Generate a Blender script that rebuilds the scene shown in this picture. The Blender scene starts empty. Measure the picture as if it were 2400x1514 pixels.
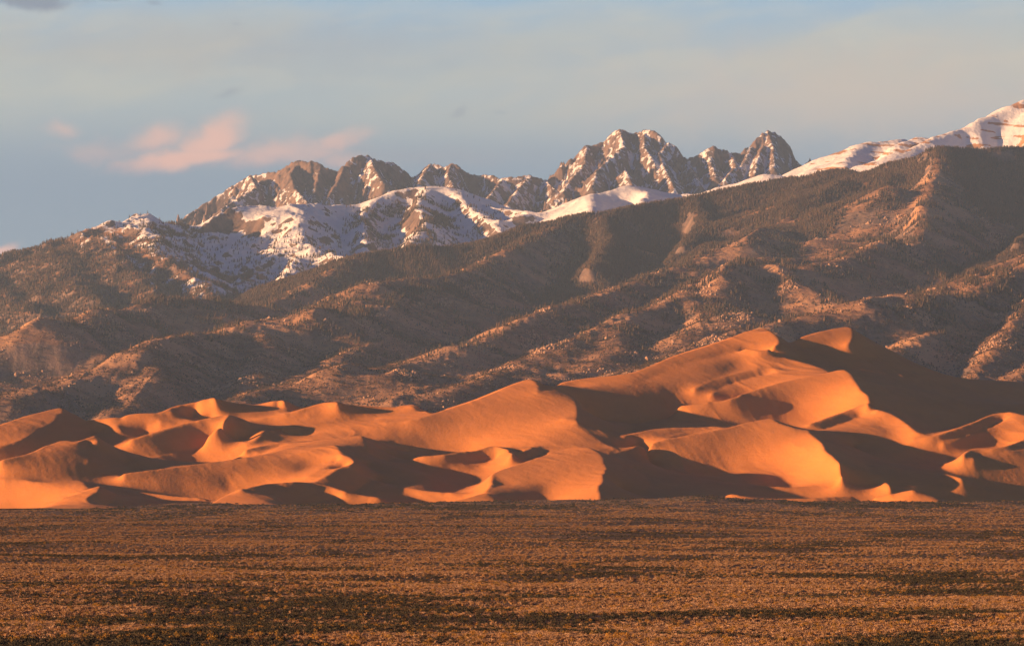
import bpy, math, random, time
import numpy as np
T0 = time.time()
R = math.radians
rng = np.random.default_rng(7)
random.seed(7)

# ------------------------------------------------------------------ camera, sky, sun, exposure
F = 8000.0          # focal length in pixels of the 2400 px wide photograph
HZ = 1150.0         # row of the true horizon
CH = 15.0           # camera height
sc = bpy.context.scene
cam_d = bpy.data.cameras.new("camera"); cam = bpy.data.objects.new("camera", cam_d)
sc.collection.objects.link(cam); sc.camera = cam
cam.location = (0, 0, CH); cam.rotation_euler = (R(90), 0, 0)
cam_d.sensor_width = 36; cam_d.lens = 36 * F / 2400; cam_d.shift_y = (HZ - 757) / 2400
cam_d.clip_start = 1; cam_d.clip_end = 200000

SUN_EL, SUN_AZ = 8.0, -75.0          # azimuth measured from "behind the camera" towards the left
sx, sy = -math.sin(R(-SUN_AZ)), -math.cos(R(SUN_AZ))
S = np.array([sx * math.cos(R(SUN_EL)), sy * math.cos(R(SUN_EL)), math.sin(R(SUN_EL))])
sun_d = bpy.data.lights.new("sun", 'SUN'); sun = bpy.data.objects.new("sun", sun_d)
sc.collection.objects.link(sun)
sun_d.energy = 5.0; sun_d.angle = R(0.5); sun_d.color = (1.0, 0.54, 0.26)
from mathutils import Vector
sun.rotation_euler = Vector(S.tolist()).to_track_quat('Z', 'Y').to_euler()

w = bpy.data.worlds.new("World"); sc.world = w; w.use_nodes = True
nt = w.node_tree; nt.nodes.clear()
def N(nt, t, **k):
    n = nt.nodes.new(t)
    for a, b in k.items(): setattr(n, a, b)
    return n
def mathn(nt, op, a, b=None, clamp=False):
    n = N(nt, 'ShaderNodeMath', operation=op); n.use_clamp = clamp
    for i, v in enumerate((a, b)):
        if v is None: continue
        if isinstance(v, (int, float)): n.inputs[i].default_value = v
        else: nt.links.new(v, n.inputs[i])
    return n.outputs[0]
def mixc(nt, fac, a, b, mode='MIX'):
    n = N(nt, 'ShaderNodeMix', data_type='RGBA', blend_type=mode)
    for sock, v in ((n.inputs[0], fac), (n.inputs[6], a), (n.inputs[7], b)):
        if isinstance(v, (int, float)): sock.default_value = v
        elif isinstance(v, tuple): sock.default_value = (*v, 1)
        else: nt.links.new(v, sock)
    return n.outputs[2]
def maprange(nt, v, a, b, c=0.0, d=1.0, smooth=True):
    n = N(nt, 'ShaderNodeMapRange', interpolation_type='SMOOTHSTEP' if smooth else 'LINEAR')
    nt.links.new(v, n.inputs[0])
    for i, x in enumerate((a, b, c, d)): n.inputs[i + 1].default_value = x
    return n.outputs[0]
def noise(nt, vec, scale, detail=6, rough=0.55, dist=0.0):
    n = N(nt, 'ShaderNodeTexNoise'); nt.links.new(vec, n.inputs['Vector'])
    n.inputs['Scale'].default_value = scale; n.inputs['Detail'].default_value = detail
    n.inputs['Roughness'].default_value = rough; n.inputs['Distortion'].default_value = dist
    return n.outputs[0]
sky = N(nt, 'ShaderNodeTexSky', sky_type='NISHITA'); sky.sun_disc = False
sky.sun_elevation = R(SUN_EL); sky.sun_rotation = math.atan2(S[0], S[1])
sky.altitude = 2500; sky.air_density = 1.0; sky.dust_density = 0.6; sky.ozone_density = 1.5
SKY_STR = 0.1
# thin evening clouds, laid out by compass direction and elevation (U grows to the right, V downwards, one unit = 1/8000 rad)
gd = N(nt, 'ShaderNodeNewGeometry'); sep = N(nt, 'ShaderNodeSeparateXYZ'); nt.links.new(gd.outputs['Incoming'], sep.inputs[0])
dx_, dy_, dz_ = sep.outputs
az = mathn(nt, 'ARCTAN2', mathn(nt, 'MULTIPLY', dx_, -1), mathn(nt, 'MULTIPLY', dy_, -1))
el = mathn(nt, 'ARCSINE', mathn(nt, 'MULTIPLY', dz_, -1))
Uc = mathn(nt, 'ADD', mathn(nt, 'MULTIPLY', az, 8000.0), 1200.0)
Vc = mathn(nt, 'SUBTRACT', 1150.0, mathn(nt, 'MULTIPLY', el, 8000.0))
def uvec(su, sv, tilt=0.0, off=0.0):
    c = N(nt, 'ShaderNodeCombineXYZ')
    nt.links.new(mathn(nt, 'MULTIPLY', Uc, su), c.inputs[0])
    nt.links.new(mathn(nt, 'MULTIPLY', mathn(nt, 'ADD', Vc, mathn(nt, 'MULTIPLY', Uc, tilt)), sv), c.inputs[1])
    c.inputs[2].default_value = off
    return c.outputs[0]
nbig = noise(nt, uvec(.0016, .0052, .13, 3.1), 1.0, 5, .5, .4)
nmid = noise(nt, uvec(.004, .016, .10, 7.7), 1.0, 6, .55, .3)
nwarp = noise(nt, uvec(.012, .016, 0, 1.3), 1.0, 5, .55)
nwar2 = noise(nt, uvec(.012, .016, 0, 9.3), 1.0, 5, .55)
def blob(u0, v0, su, sv, tilt=0.0, warp=1.0):
    du = mathn(nt, 'ADD', mathn(nt, 'SUBTRACT', Uc, u0), mathn(nt, 'MULTIPLY', mathn(nt, 'SUBTRACT', nwarp, .5), su * 1.6 * warp))
    dv = mathn(nt, 'ADD', mathn(nt, 'ADD', mathn(nt, 'SUBTRACT', Vc, v0), mathn(nt, 'MULTIPLY', du, tilt)), mathn(nt, 'MULTIPLY', mathn(nt, 'SUBTRACT', nwar2, .5), sv * 2.4 * warp))
    r2 = mathn(nt, 'ADD', mathn(nt, 'POWER', mathn(nt, 'ABSOLUTE', mathn(nt, 'DIVIDE', du, su)), 2.0), mathn(nt, 'POWER', mathn(nt, 'ABSOLUTE', mathn(nt, 'DIVIDE', dv, sv)), 2.0))
    return mathn(nt, 'EXPONENT', mathn(nt, 'MULTIPLY', r2, -1.0))
def blobs(L):
    t = None
    for bl in L:
        w_ = 1.0
        if isinstance(bl[0], tuple): bl, w_ = bl
        x = mathn(nt, 'MULTIPLY', blob(*bl), w_); t = x if t is None else mathn(nt, 'MAXIMUM', t, x)
    return t
SK = 0.50 / 0.1
def skc(r, g, b):      # display colour (0-255) to background radiance
    f = lambda c: ((c / 255 + .055) / 1.055) ** 2.4 * SK
    return (f(r), f(g), f(b))
SKYG = 1.0
nish = mixc(nt, 1.0, sky.outputs[0], (.50, .50, .54), 'MULTIPLY')
col = mixc(nt, maprange(nt, Vc, -60, 190), skc(138, 178, 206), skc(170, 180, 178))
col = mixc(nt, maprange(nt, Vc, 170, 460), col, skc(124, 142, 160))
col = mixc(nt, 0.78, nish, col)
cream = mathn(nt, 'MULTIPLY', maprange(nt, nbig, .38, .62), maprange(nt, mathn(nt, 'ABSOLUTE', mathn(nt, 'SUBTRACT', Vc, 150.0)), 40, 230, 1, 0))
col = mixc(nt, mathn(nt, 'MULTIPLY', cream, .36), col, skc(196, 186, 160))
col = mixc(nt, mathn(nt, 'MULTIPLY', maprange(nt, nmid, .45, .7), maprange(nt, Vc, 330, 120)), col, skc(205, 196, 172)) if False else col
col = mixc(nt, mathn(nt, 'MULTIPLY', maprange(nt, nmid, .46, .66), mathn(nt, 'MULTIPLY', maprange(nt, mathn(nt, 'ABSOLUTE', mathn(nt, 'SUBTRACT', Vc, 110.0)), 30, 200, 1, 0), .2)), col, skc(205, 196, 172))
warmr = mathn(nt, 'MULTIPLY', blob(2050, 230, 620, 120, 0, .5), .55)
col = mixc(nt, warmr, col, skc(196, 176, 162))
grey = mathn(nt, 'MULTIPLY', mathn(nt, 'MAXIMUM', blob(500, 120, 700, 75, 0, .6), blob(1000, 370, 260, 26, 0, .6)), .35)
col = mixc(nt, grey, col, skc(150, 150, 156))
pink = blobs([(490, 335, 85, 44, .45, .6), (430, 378, 150, 26, .12, .7), ((370, 335, 80, 40, .2, .7), .7), ((650, 362, 190, 38, .06, .8), .62), ((790, 338, 95, 26, .28, .8), .62), ((800, 378, 90, 26), .5), ((240, 362, 130, 34), .4), ((150, 314, 55, 24), .5), ((8, 598, 45, 12, .3), .9)])
col = mixc(nt, maprange(nt, pink, .08, .95, 0, .78, smooth=True), col, skc(232, 178, 158))
dark = blobs([(60, 18, 130, 22), ((250, 8, 75, 11), .9), ((370, 20, 26, 8), .5), ((540, 224, 50, 15, .1), .42), ((1078, 266, 30, 16, .5), .42), ((1172, 268, 30, 8), .36), ((555, 68, 16, 5), .4)])
col = mixc(nt, maprange(nt, dark, .10, .85, 0, .8), col, skc(112, 124, 142))
# higher up the evening sky is a plain deep blue
col = mixc(nt, maprange(nt, Vc, -150, -900), col, mixc(nt, 1.0, nish, (.09, .21, .58), 'MULTIPLY'))
bg = N(nt, 'ShaderNodeBackground'); bg.inputs[1].default_value = 0.1
out = N(nt, 'ShaderNodeOutputWorld')
nt.links.new(col, bg.inputs[0]); nt.links.new(bg.outputs[0], out.inputs[0])
sc.view_settings.view_transform = 'Standard'; sc.view_settings.look = 'None'
sc.view_settings.exposure = 1.42; sc.view_settings.gamma = 1.0
sc.cycles.use_denoising = True
sc.cycles.max_bounces = 4; sc.cycles.diffuse_bounces = 3; sc.cycles.volume_bounces = 0

# ------------------------------------------------------------------ noise
def _perm(seed):
    p = np.random.default_rng(seed).permutation(256).astype(np.int32)
    return np.concatenate([p, p])
_G = np.array([[math.cos(a), math.sin(a)] for a in np.arange(16) * math.pi / 8], np.float32)
def pn(x, y, seed=0):
    p = _perm(seed)
    xi = np.floor(x); yi = np.floor(y)
    fx = (x - xi).astype(np.float32); fy = (y - yi).astype(np.float32)
    xi = xi.astype(np.int32) & 255; yi = yi.astype(np.int32) & 255
    u = fx * fx * fx * (fx * (fx * 6 - 15) + 10); v = fy * fy * fy * (fy * (fy * 6 - 15) + 10)
    def g(ix, iy, dx, dy):
        h = p[p[ix & 255] + (iy & 255)] & 15
        return _G[h, 0] * dx + _G[h, 1] * dy
    a = g(xi, yi, fx, fy); b = g(xi + 1, yi, fx - 1, fy)
    c = g(xi, yi + 1, fx, fy - 1); d = g(xi + 1, yi + 1, fx - 1, fy - 1)
    return 1.5 * ((a + u * (b - a)) * (1 - v) + (c + u * (d - c)) * v)
def fbm(x, y, oct=4, seed=0, gain=0.5, lac=2.03):
    s = 0; a = 1
    for i in range(oct):
        s = s + a * pn(x, y, seed + i * 13); x = x * lac + 3.1; y = y * lac + 7.7; a *= gain
    return s
def ridged(x, y, oct=4, seed=0, gain=0.5, lac=2.07):
    s = 0; a = 1; wgt = 1; tot = 0
    for i in range(oct):
        n = 1 - np.abs(pn(x, y, seed + i * 17)) * 1.35; n = n * n * wgt
        s = s + a * n; tot += a; wgt = np.clip(n * 1.6, 0, 1)
        x = x * lac + 5.3; y = y * lac + 1.9; a *= gain
    return s / tot
def smooth(a, b, x):
    t = np.clip((x - a) / (b - a), 0, 1); return t * t * (3 - 2 * t)
def blur(a, k=1):
    for _ in range(k):
        b = np.pad(a, 1, mode='edge')
        a = (b[:-2, 1:-1] + 2 * b[1:-1, 1:-1] + b[2:, 1:-1]) / 4
        b = np.pad(a, 1, mode='edge')
        a = (b[1:-1, :-2] + 2 * b[1:-1, 1:-1] + b[1:-1, 2:]) / 4
    return a
def resize(a, nr, nc):
    r = np.linspace(0, a.shape[0] - 1, nr); c = np.linspace(0, a.shape[1] - 1, nc)
    return sample(a, r[:, None] + 0 * c[None], c[None] + 0 * r[:, None])
def sample(a, r, c):
    r = np.clip(r, 0, a.shape[0] - 1.001); c = np.clip(c, 0, a.shape[1] - 1.001)
    i = r.astype(int); j = c.astype(int); fr = r - i; fc = c - j
    return (a[i, j] * (1 - fr) + a[i + 1, j] * fr) * (1 - fc) + (a[i, j + 1] * (1 - fr) + a[i + 1, j + 1] * fr) * fc
def spline(P, step):
    """Catmull-Rom through the rows of P, resampled about every `step` (measured on the first two columns)"""
    P = np.array(P, float)
    if len(P) == 1: return P
    Q = np.vstack([2 * P[0] - P[1], P, 2 * P[-1] - P[-2]]); out = []
    for i in range(1, len(Q) - 2):
        a, b, c, d = Q[i - 1:i + 3]
        n = max(1, int(np.hypot(*(c - b)[:2]) / step))
        for t in np.arange(n) / n:
            m1 = (c - a) / 2; m2 = (d - b) / 2
            # limit tangents so tight corners stay tight
            L = np.hypot(*(c - b)[:2]) + 1e-6
            for m in (m1, m2):
                l = np.hypot(*m[:2])
                if l > L: m *= L / l
            out.append((2*t**3-3*t**2+1)*b + (t**3-2*t**2+t)*m1 + (-2*t**3+3*t**2)*c + (t**3-t**2)*m2)
    out.append(P[-1]); return np.array(out)

def link(name, me, mat=None, parent=None, **props):
    o = bpy.data.objects.new(name, me); sc.collection.objects.link(o)
    if mat is not None and me is not None: me.materials.append(mat)
    if parent: o.parent = parent
    for k, v in props.items(): o[k] = v
    return o
def grid_mesh(name, X, Y, Z, keep=None, attrs=None, flip=False):
    """X, Y, Z: (rows, cols) arrays; keep: boolean per face; attrs: name -> array"""
    nr, nc = Z.shape
    idx = np.arange(nr * nc, dtype=np.int32).reshape(nr, nc)
    q = np.stack([idx[:-1, :-1], idx[:-1, 1:], idx[1:, 1:], idx[1:, :-1]], -1).reshape(-1, 4)
    if keep is not None: q = q[keep.reshape(-1)]
    used = np.zeros(nr * nc, bool); used[q.reshape(-1)] = True
    remap = np.cumsum(used).astype(np.int32) - 1
    q = remap[q]
    co = np.stack([X, Y, Z], -1).reshape(-1, 3)[used].astype(np.float32)
    me = bpy.data.meshes.new(name)
    me.vertices.add(len(co)); me.vertices.foreach_set('co', co.reshape(-1))
    me.loops.add(q.size); me.loops.foreach_set('vertex_index', q.reshape(-1).astype(np.int32))
    me.polygons.add(len(q)); me.polygons.foreach_set('loop_start', np.arange(0, q.size, 4, dtype=np.int32))
    try: me.polygons.foreach_set('loop_total', np.full(len(q), 4, np.int32))
    except Exception: pass
    me.update(calc_edges=True)
    me.shade_smooth()
    for k, v in (attrs or {}).items():
        a = me.attributes.new(k, 'FLOAT', 'POINT'); a.data.foreach_set('value', v.reshape(-1)[used].astype(np.float32))
    return me

# ------------------------------------------------------------------ dunes
DT = np.array([(1300, 3300), (1190, 3600), (1150, 3780), (1100, 3980), (1050, 4180), (1000, 4380), (950, 4560), (900, 4730), (850, 4890), (800, 5040), (760, 5150), (600, 5500)], float)
dz_d = DT[:, 1]; dz_z = CH + (HZ - DT[:, 0]) * DT[:, 1] / F
def zmean(d): return np.interp(d, dz_d, dz_z)
_dd = np.linspace(3400, 5600, 2201)
def solve_d(py, b):
    z = CH + (HZ - py) * _dd / F
    f = zmean(_dd) + b - z
    i = np.argmax(f > 0)
    return _dd[i]
# crest lines: (points in px, bump above the mean sand surface, drop of the slip face, None = no slip face)
C = []
def crest(pts, b, drop=None, wd=None, d=None): C.append((pts, b, drop, wd, d))
# star dune (back right)
crest([(1853,801),(1880,790),(1920,778),(1960,768),(1985,764),(1998,768)], 30)
crest([(1998,768),(2001,780),(1997,793),(1988,806)], (30,24), 30, 40)
crest([(1998,768),(2030,790),(2090,825),(2150,857),(2220,880),(2300,893),(2400,896),(2700,900)], 0, d=(5130,5250))
crest([(1300,907),(1330,895),(1376,887),(1437,881),(1482,874),(1528,857),(1573,837),(1619,822),(1665,808),(1710,792),(1740,780),(1771,771),(1792,769),(1804,773)], (20,35))
crest([(1804,773),(1816,784),(1825,796),(1822,806),(1810,813),(1798,820),(1780,821),(1762,818),(1746,815)], (40,34), 26, 50)
crest([(1816,784),(1835,795),(1853,803)], (32,5))
crest([(1743,829),(1786,830),(1822,836),(1862,843),(1901,854),(1926,863),(1941,870)], (22,26), 14, 40)
crest([(1941,870),(1908,866),(1877,866),(1835,868),(1801,862),(1771,865),(1725,874),(1680,886),(1649,898),(1628,909)], (28,16), 8, 26)
crest([(1589,947),(1619,944),(1665,939),(1719,931),(1756,916),(1816,898),(1877,886),(1938,874),(1962,867),(1980,865)], (10,38), None)
crest([(1980,865),(1993,875),(2005,895),(2017,914),(2026,920),(2035,929),(2034,947)], (40,26), 34, 70)
crest([(1896,992),(1932,980),(1978,963),(2008,954),(2033,951),(2050,955)], (10,20), 8, 22)
crest([(2054,957),(2088,968),(2121,988),(2145,1010),(2184,1022)], (22,6))
crest([(1431,1063),(1482,1047),(1543,1032),(1604,1021),(1665,1010),(1710,1000),(1756,988),(1786,982),(1806,979),(1813,981)], (8,32))
crest([(1813,981),(1822,988),(1862,1001),(1898,1007),(1903,1018),(1923,1035),(1932,1056),(1945,1066),(1959,1077),(1974,1089)], (32,14), 24, 60)
crest([(1464,1021),(1494,1013),(1528,1004),(1589,1000),(1649,1000),(1680,998),(1697,1003)], (14,16))
crest([(1697,1003),(1665,1004),(1610,1012),(1560,1024)], (14,10), 4, 14)
# tall central dune
crest([(820,1002),(850,993),(967,983),(1017,968),(1067,952),(1117,935),(1167,915),(1200,902),(1230,892),(1247,890),(1256,893)], (10,45))
crest([(1256,893),(1259,903),(1264,921),(1277,917),(1290,915),(1317,920),(1343,930),(1352,943),(1355,960),(1353,974),(1355,986)], (45,32), 40, 85)
crest([(1256,893),(1280,903),(1310,914),(1340,928)], (42,36))
crest([(1355,986),(1387,1003),(1427,1017)], (30,8))
crest([(1323,978),(1355,986)], (33,31))
# in front of it
crest([(700,1042),(750,1033),(800,1026),(835,1021),(849,1021)], (10,22))
crest([(849,1021),(856,1035),(857,1050),(853,1062)], (22,10), 18, 34)
crest([(849,1021),(887,1033),(927,1046)], (20,-6), 10, 20)
crest([(977,1068),(1033,1066),(1083,1057),(1113,1053),(1150,1045),(1170,1046),(1190,1053),(1200,1061),(1197,1065)], (10,18), 14, 26)
crest([(1227,1045),(1248,1048),(1225,1058),(1200,1067)], (14,12), 8, 16)
crest([(650,1072),(700,1060),(733,1053),(765,1045),(783,1042)], (14,26))
crest([(783,1042),(794,1050),(798,1062),(820,1070),(828,1080),(822,1088),(800,1094),(773,1110),(740,1127)], (26,10), 18, 40)
crest([(783,1042),(817,1057),(850,1070),(900,1087),(950,1102),(993,1112)], (24,-2), 8, 26)
crest([(720,1118),(760,1095),(790,1080)], (9,14), 5, 20)
crest([(1137,1153),(1150,1135),(1153,1111),(1200,1092),(1267,1070),(1317,1053),(1350,1046),(1383,1048)], (8,30))
crest([(1383,1048),(1400,1057),(1413,1070),(1417,1090),(1422,1098),(1415,1113),(1413,1127),(1400,1140),(1403,1150),(1407,1160),(1398,1176)], (30,12), 26, 60)
crest([(1060,1173),(1100,1165),(1130,1156),(1143,1155)], (4,10))
crest([(1143,1155),(1157,1163),(1165,1178)], (10,3), 9, 18)
# left centre band
crest([(290,1108),(367,1100),(467,1087),(567,1073),(633,1061),(700,1045)], (10,16), None)
crest([(575,1052),(633,1041),(690,1036),(715,1033)], (6,6), 4, 16)
crest([(563,1146),(600,1138),(640,1131),(680,1129),(717,1128),(767,1136),(810,1150),(850,1158),(900,1165)], (14,14,14,14,12,8,4,0,-2), 22, 55)
crest([(493,1182),(517,1167),(545,1153),(563,1145)], (2,12))
crest([(563,1145),(593,1155),(617,1161),(643,1160),(652,1170),(668,1182)], (12,2), 8, 20)
# left front
crest([(-60,1108),(0,1120),(50,1123),(83,1127),(133,1128),(170,1125),(190,1125)], 6)
crest([(190,1125),(197,1135),(205,1143)], (6,5), 6, 24)
crest([(140,1168),(180,1158),(215,1146),(235,1137)], (2,12))
crest([(235,1137),(230,1149),(214,1158),(203,1167),(214,1178),(250,1183)], (12,1), 11, 24)
crest([(0,1075),(60,1063),(110,1044),(147,1031),(160,1033),(180,1038)], (28,32))
crest([(180,1038),(205,1027),(226,1017)], (32,34))
crest([(226,1017),(227,1036),(204,1042),(216,1060),(210,1076),(200,1084)], (34,18), 24, 60)
crest([(-300,1050),(-200,1022),(-60,1010),(0,995),(60,975),(110,962),(138,955),(146,955)], (14,26))
crest([(146,955),(148,963),(134,968),(132,978),(120,988),(90,1003),(70,1018),(40,1034),(0,1045),(-60,1060)], (26,6), 28, 60)
crest([(146,955),(180,972),(205,985),(240,1005),(258,1013)], (24,-14))
# left middle skyline
crest([(203,985),(230,981),(267,976),(300,968),(320,965)], (12,26))
crest([(320,965),(300,973),(282,984),(275,996),(284,1008)], (26,6), 16, 40)
crest([(320,965),(367,967),(392,962),(403,962),(430,975),(460,988)], (26,24,26,26,14,0), 12, 30)
crest([(367,967),(417,948),(467,937),(495,931),(508,932)], (20,38))
crest([(508,932),(518,945),(518,958),(512,972)], (38,10), 26, 60)
crest([(508,932),(530,940),(567,944),(600,947),(640,940),(658,936),(667,937)], (36,16,12,12,24,28,28))
crest([(667,937),(663,948),(650,960)], (28,12), 16, 36)
crest([(667,937),(685,946),(705,956)], (24,6))
crest([(305,1029),(367,1012),(433,993),(480,982),(520,973),(541,970)], (8,30))
crest([(541,970),(530,982),(512,997),(488,1006)], (30,18), 20, 50)
crest([(541,970),(583,988),(627,1010),(663,1027)], (28,-8), 8, 26)
crest([(560,990),(600,982),(633,975),(700,960),(740,947),(767,942),(790,942)], (6,34), 6, 18)
crest([(790,942),(817,948),(867,950),(910,953),(940,950),(965,948),(975,950)], (34,24,22,20,22,24,24))
crest([(975,950),(983,957),(1010,968),(1030,975)], (24,-8), 10, 24)
crest([(633,1010),(667,999),(700,995),(767,992),(833,986),(880,985)], (8,10), None)
# right front
crest([(2142,1027),(2191,1021),(2236,1006),(2282,989),(2327,970),(2345,966),(2370,964)], (4,24), 8, 18)
crest([(2370,964),(2400,972),(2460,988),(2560,1000)], (24,10))
crest([(2256,1065),(2270,1054),(2291,1049),(2327,1050),(2358,1045),(2400,1029),(2460,1010)], (8,14), 5, 14)
crest([(2048,1162),(2084,1156),(2115,1149),(2139,1147)], (2,12))
crest([(2139,1147),(2169,1152),(2203,1174)], (12,2), 8, 24)
crest([(1700,1160),(1712,1156),(1740,1162),(1798,1171)], (5,7,5,1), 6, 20)
# hollows
crest([(1380,1000),(1460,1000),(1560,985),(1680,975),(1800,960)], -16)
crest([(1480,1075),(1560,1100),(1650,1120),(1800,1138),(1950,1140),(2080,1135)], -16)
crest([(300,1150),(400,1160),(480,1165)], -8)
crest([(300,1085),(420,1060),(560,1045)], -12)
crest([(900,1075),(1000,1085),(1100,1095)], -12)
crest([(880,1130),(1000,1150),(1080,1155)], -6)
crest([(1460,1160),(1600,1165),(1900,1165),(2000,1160)], -6)
crest([(2500,925),(2420,945),(2330,955),(2240,1000),(2160,1030)], (-30,-30,-30,-25,-14))
crest([(2000,1050),(2080,1080),(2180,1100),(2260,1120)], -12)

K1 = (0, 860, 1 / 3.); K2 = (700, 860, 1 / 3.); K3 = (1300, 740, .3038); K4 = (1750, 740, .3039)
def tr(k, P): return [(k[0] + x * k[2], k[1] + y * k[2]) for x, y in P]
LIT, SHD = -1.25, 1.9
REG = []
def reg(v, k, P, soft=0, extra=()): REG.append((v, tr(k, P) + list(extra), soft))
# the great lit body of the field
reg(LIT, K1, [(2110,412),(2060,407),(1960,425),(1895,455),(1930,475),(2000,495),(2100,508),(2160,512),(2050,518),(1850,530),(1650,550),(1500,575),(1620,578),(1800,565),(1950,548),(1880,562),(1730,608),(1850,600),(1860,608),(1750,628),(1500,672),(1350,690),(1000,735),(870,748),(900,770),(960,778),(1050,785),(980,800),(930,830),(960,840),(1000,832),(1100,830),(1300,830),(1340,818),(1300,845),(1300,862),(1400,865),(1500,870),(1600,868),(1700,850),(1780,830),(1850,815),(2000,808),(2150,803),(2210,803)], 0,
    [(737,1128),(760,1215),(2060,1215),(2060,740),(1853,740),(1804,740),(1256,860),(967,960),(860,970),(800,980),(733,998)])
# shaded parts of it
reg(SHD, K2, [(450,487),(520,500),(600,530),(680,553),(760,545),(860,540),(1000,545),(1070,550),(1130,538),(1210,522),(1220,545),(1235,570),(1180,595),(1120,608),(1050,612),(900,612),(700,610),(600,608),(470,605),(470,560),(460,520)])
reg(SHD, K2, [(285,550),(350,580),(430,610),(600,612),(830,618),(900,640),(1000,648),(1110,636),(1180,632),(1210,600),(1290,570),(1380,555),(1420,560),(1470,580),(1500,600),(1490,620),(1560,608),(1610,612),(1600,660),(1500,695),(1430,715),(1370,740),(1390,760),(1370,780),(1430,800),(1500,820),(1420,840),(1330,865),(1310,880),(1400,893),(1550,893),(1650,885),(1720,862),(1750,855),(1770,880),(1765,905),(1820,910),(1885,905),(1830,925),(1785,945),(1785,1080),(-100,1080),(-700,1000),(-420,870),(-320,832),(-250,815),(-100,808),(50,803),(110,803),(160,775),(230,730),(300,700),(370,685),(385,655),(350,625),(290,605)])
reg(SHD, K2, [(1668,105),(1720,110),(1780,140),(1900,195),(1950,215),(1980,235),(1950,240),(1920,205),(1850,180),(1770,165),(1695,183),(1680,150)])
reg(SHD, K3, [(0,565),(60,590),(130,610),(240,615),(330,630),(450,632),(570,637),(720,625),(850,590),(980,548),(1060,555),(1120,560),(1200,568),(1280,572),(1275,605),(1275,635),(1200,650),(1060,665),(950,675),(950,682),(1100,672),(1250,655),(1380,634),(1450,620),(1470,640),(1600,645),(1750,650),(1880,660),(1975,695),(2080,680),(2170,670),(2200,690),(2230,705),(2300,715),(2200,745),(2100,780),(1970,830),(2000,840),(2040,850),(2040,885),(1970,880),(1850,860),(1740,825),(1720,800),(1690,790),(1600,795),(1500,815),(1400,845),(1300,860),(1200,852),(1100,858),(1000,857),(880,860),(740,872),(640,900),(560,925),(500,925),(400,890),(300,850),(200,815),(180,800),(180,760),(175,720),(178,690),(165,640),(150,620),(100,600),(0,575)])
reg(SHD, K3, [(1430,262),(1470,245),(1520,255),(1580,268),(1640,268),(1690,238),(1720,205),(1722,170),(1700,140),(1760,120),(1815,205),(1900,212),(2050,206),(2190,212),(2235,205),(2270,175),(2290,140),(2290,60)], 0,
    [(2100,740),(2740,800),(2740,970)] + tr(K4, [(2139,775),(2040,738),(1960,743),(1900,755),(1750,820),(1600,873),(1480,915),(1430,927),(1340,928),(1280,943),(1250,948),(1090,943),(1070,900),(1120,865),(1215,850),(1230,835),(1200,810),(1130,775),(1100,735),(1020,712),(970,697),(930,690),(945,610),(905,590),(870,575),(830,500),(800,430),(770,412),(720,412),(625,435),(590,410),(470,375),(350,345),(220,315),(100,294),(30,290)]) + tr(K3, [(1440,296)]))
reg(SHD, K4, [(500,880),(540,900),(600,930),(650,948),(900,945),(1090,943),(1250,948),(1430,930),(1600,880),(1800,800),(3200,900),(3200,1560),(-1180,1560),(-1190,1440)], 0,
    tr(K3, [(340,1430),(355,1390),(340,1350),(300,1335),(350,1310),(380,1250),(385,1200),(400,1185),(385,1160),(385,1100),(370,1060),(340,1035),(290,1012),(350,1035),(430,1062),(560,1040),(640,1035),(720,1037),(850,1050),(950,1070),(1050,1103),(1150,1109),(1400,1105),(1600,1098),(1800,1085),(2015,1080),(2010,1100),(1983,1140)]) + tr(K4, [(600,1150),(700,1155),(800,1165),(710,1140),(680,1110),(650,1080),(610,1050),(590,1020),(560,970),(530,930),(490,905)]))
# streaks and soft hollows
reg(SHD, K3, [(400,618),(480,592),(580,553),(650,502),(720,470),(850,420),(1000,360),(1150,320),(1300,285),(1430,260),(1440,277),(1300,302),(1100,342),(950,387),(830,442),(740,487),(660,518),(580,570),(470,614)], 1)
reg(.9, K3, [(90,538),(150,516),(230,510),(195,540),(270,570),(180,562)], 1)
reg(.9, K3, [(250,578),(400,545),(520,500),(500,520),(400,565)], 1)
reg(1.3, K3, [(1200,460),(1260,410),(1330,370),(1430,345),(1520,335),(1480,370),(1450,410),(1380,435),(1280,455)], 3)
reg(1.5, K3, [(1080,557),(1150,530),(1220,493),(1310,482),(1260,508),(1200,534),(1140,562)], 1)
reg(1.6, K3, [(1600,403),(1700,400),(1800,410),(1980,412),(1850,427),(1750,440),(1680,427)], 1)
reg(.6, K3, [(1400,610),(1500,585),(1650,560),(1700,575),(1550,610),(1460,640)], 3)
reg(1.3, K3, [(820,988),(900,950),(1000,915),(1150,888),(1280,872),(1260,885),(1150,900),(1020,935),(900,978)], 1)
reg(-.3, K3, [(600,1040),(900,985),(1200,910),(1300,900),(1000,975),(800,1030)], 3)
reg(1.7, K1, [(1390,800),(1480,788),(1560,773),(1630,775),(1640,795),(1650,815),(1710,832),(1600,834),(1550,820),(1540,795),(1450,802)], 1)
reg(1.4, K1, [(2040,738),(2100,690),(2160,658),(2250,638),(2325,636),(2290,662),(2200,692),(2130,722)], 2)
reg(.4, K1, [(1600,785),(1700,755),(1830,732),(1830,745),(1700,775)], 2)
reg(1.4, K1, [(2125,575),(2150,578),(2180,590),(2150,595)], 1)
reg(.2, K2, [(1380,545),(1500,500),(1600,450),(1720,405),(1660,450),(1560,490),(1480,530)], 2)
reg(.1, K2, [(900,470),(1150,400),(1400,330),(1400,345),(1150,420)], 3)
reg(1.0, K2, [(1870,350),(1920,358),(1990,392),(1930,375)], 1)
reg(1.5, K2, [(1575,552),(1650,562),(1610,580),(1590,577)], 1)
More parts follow.
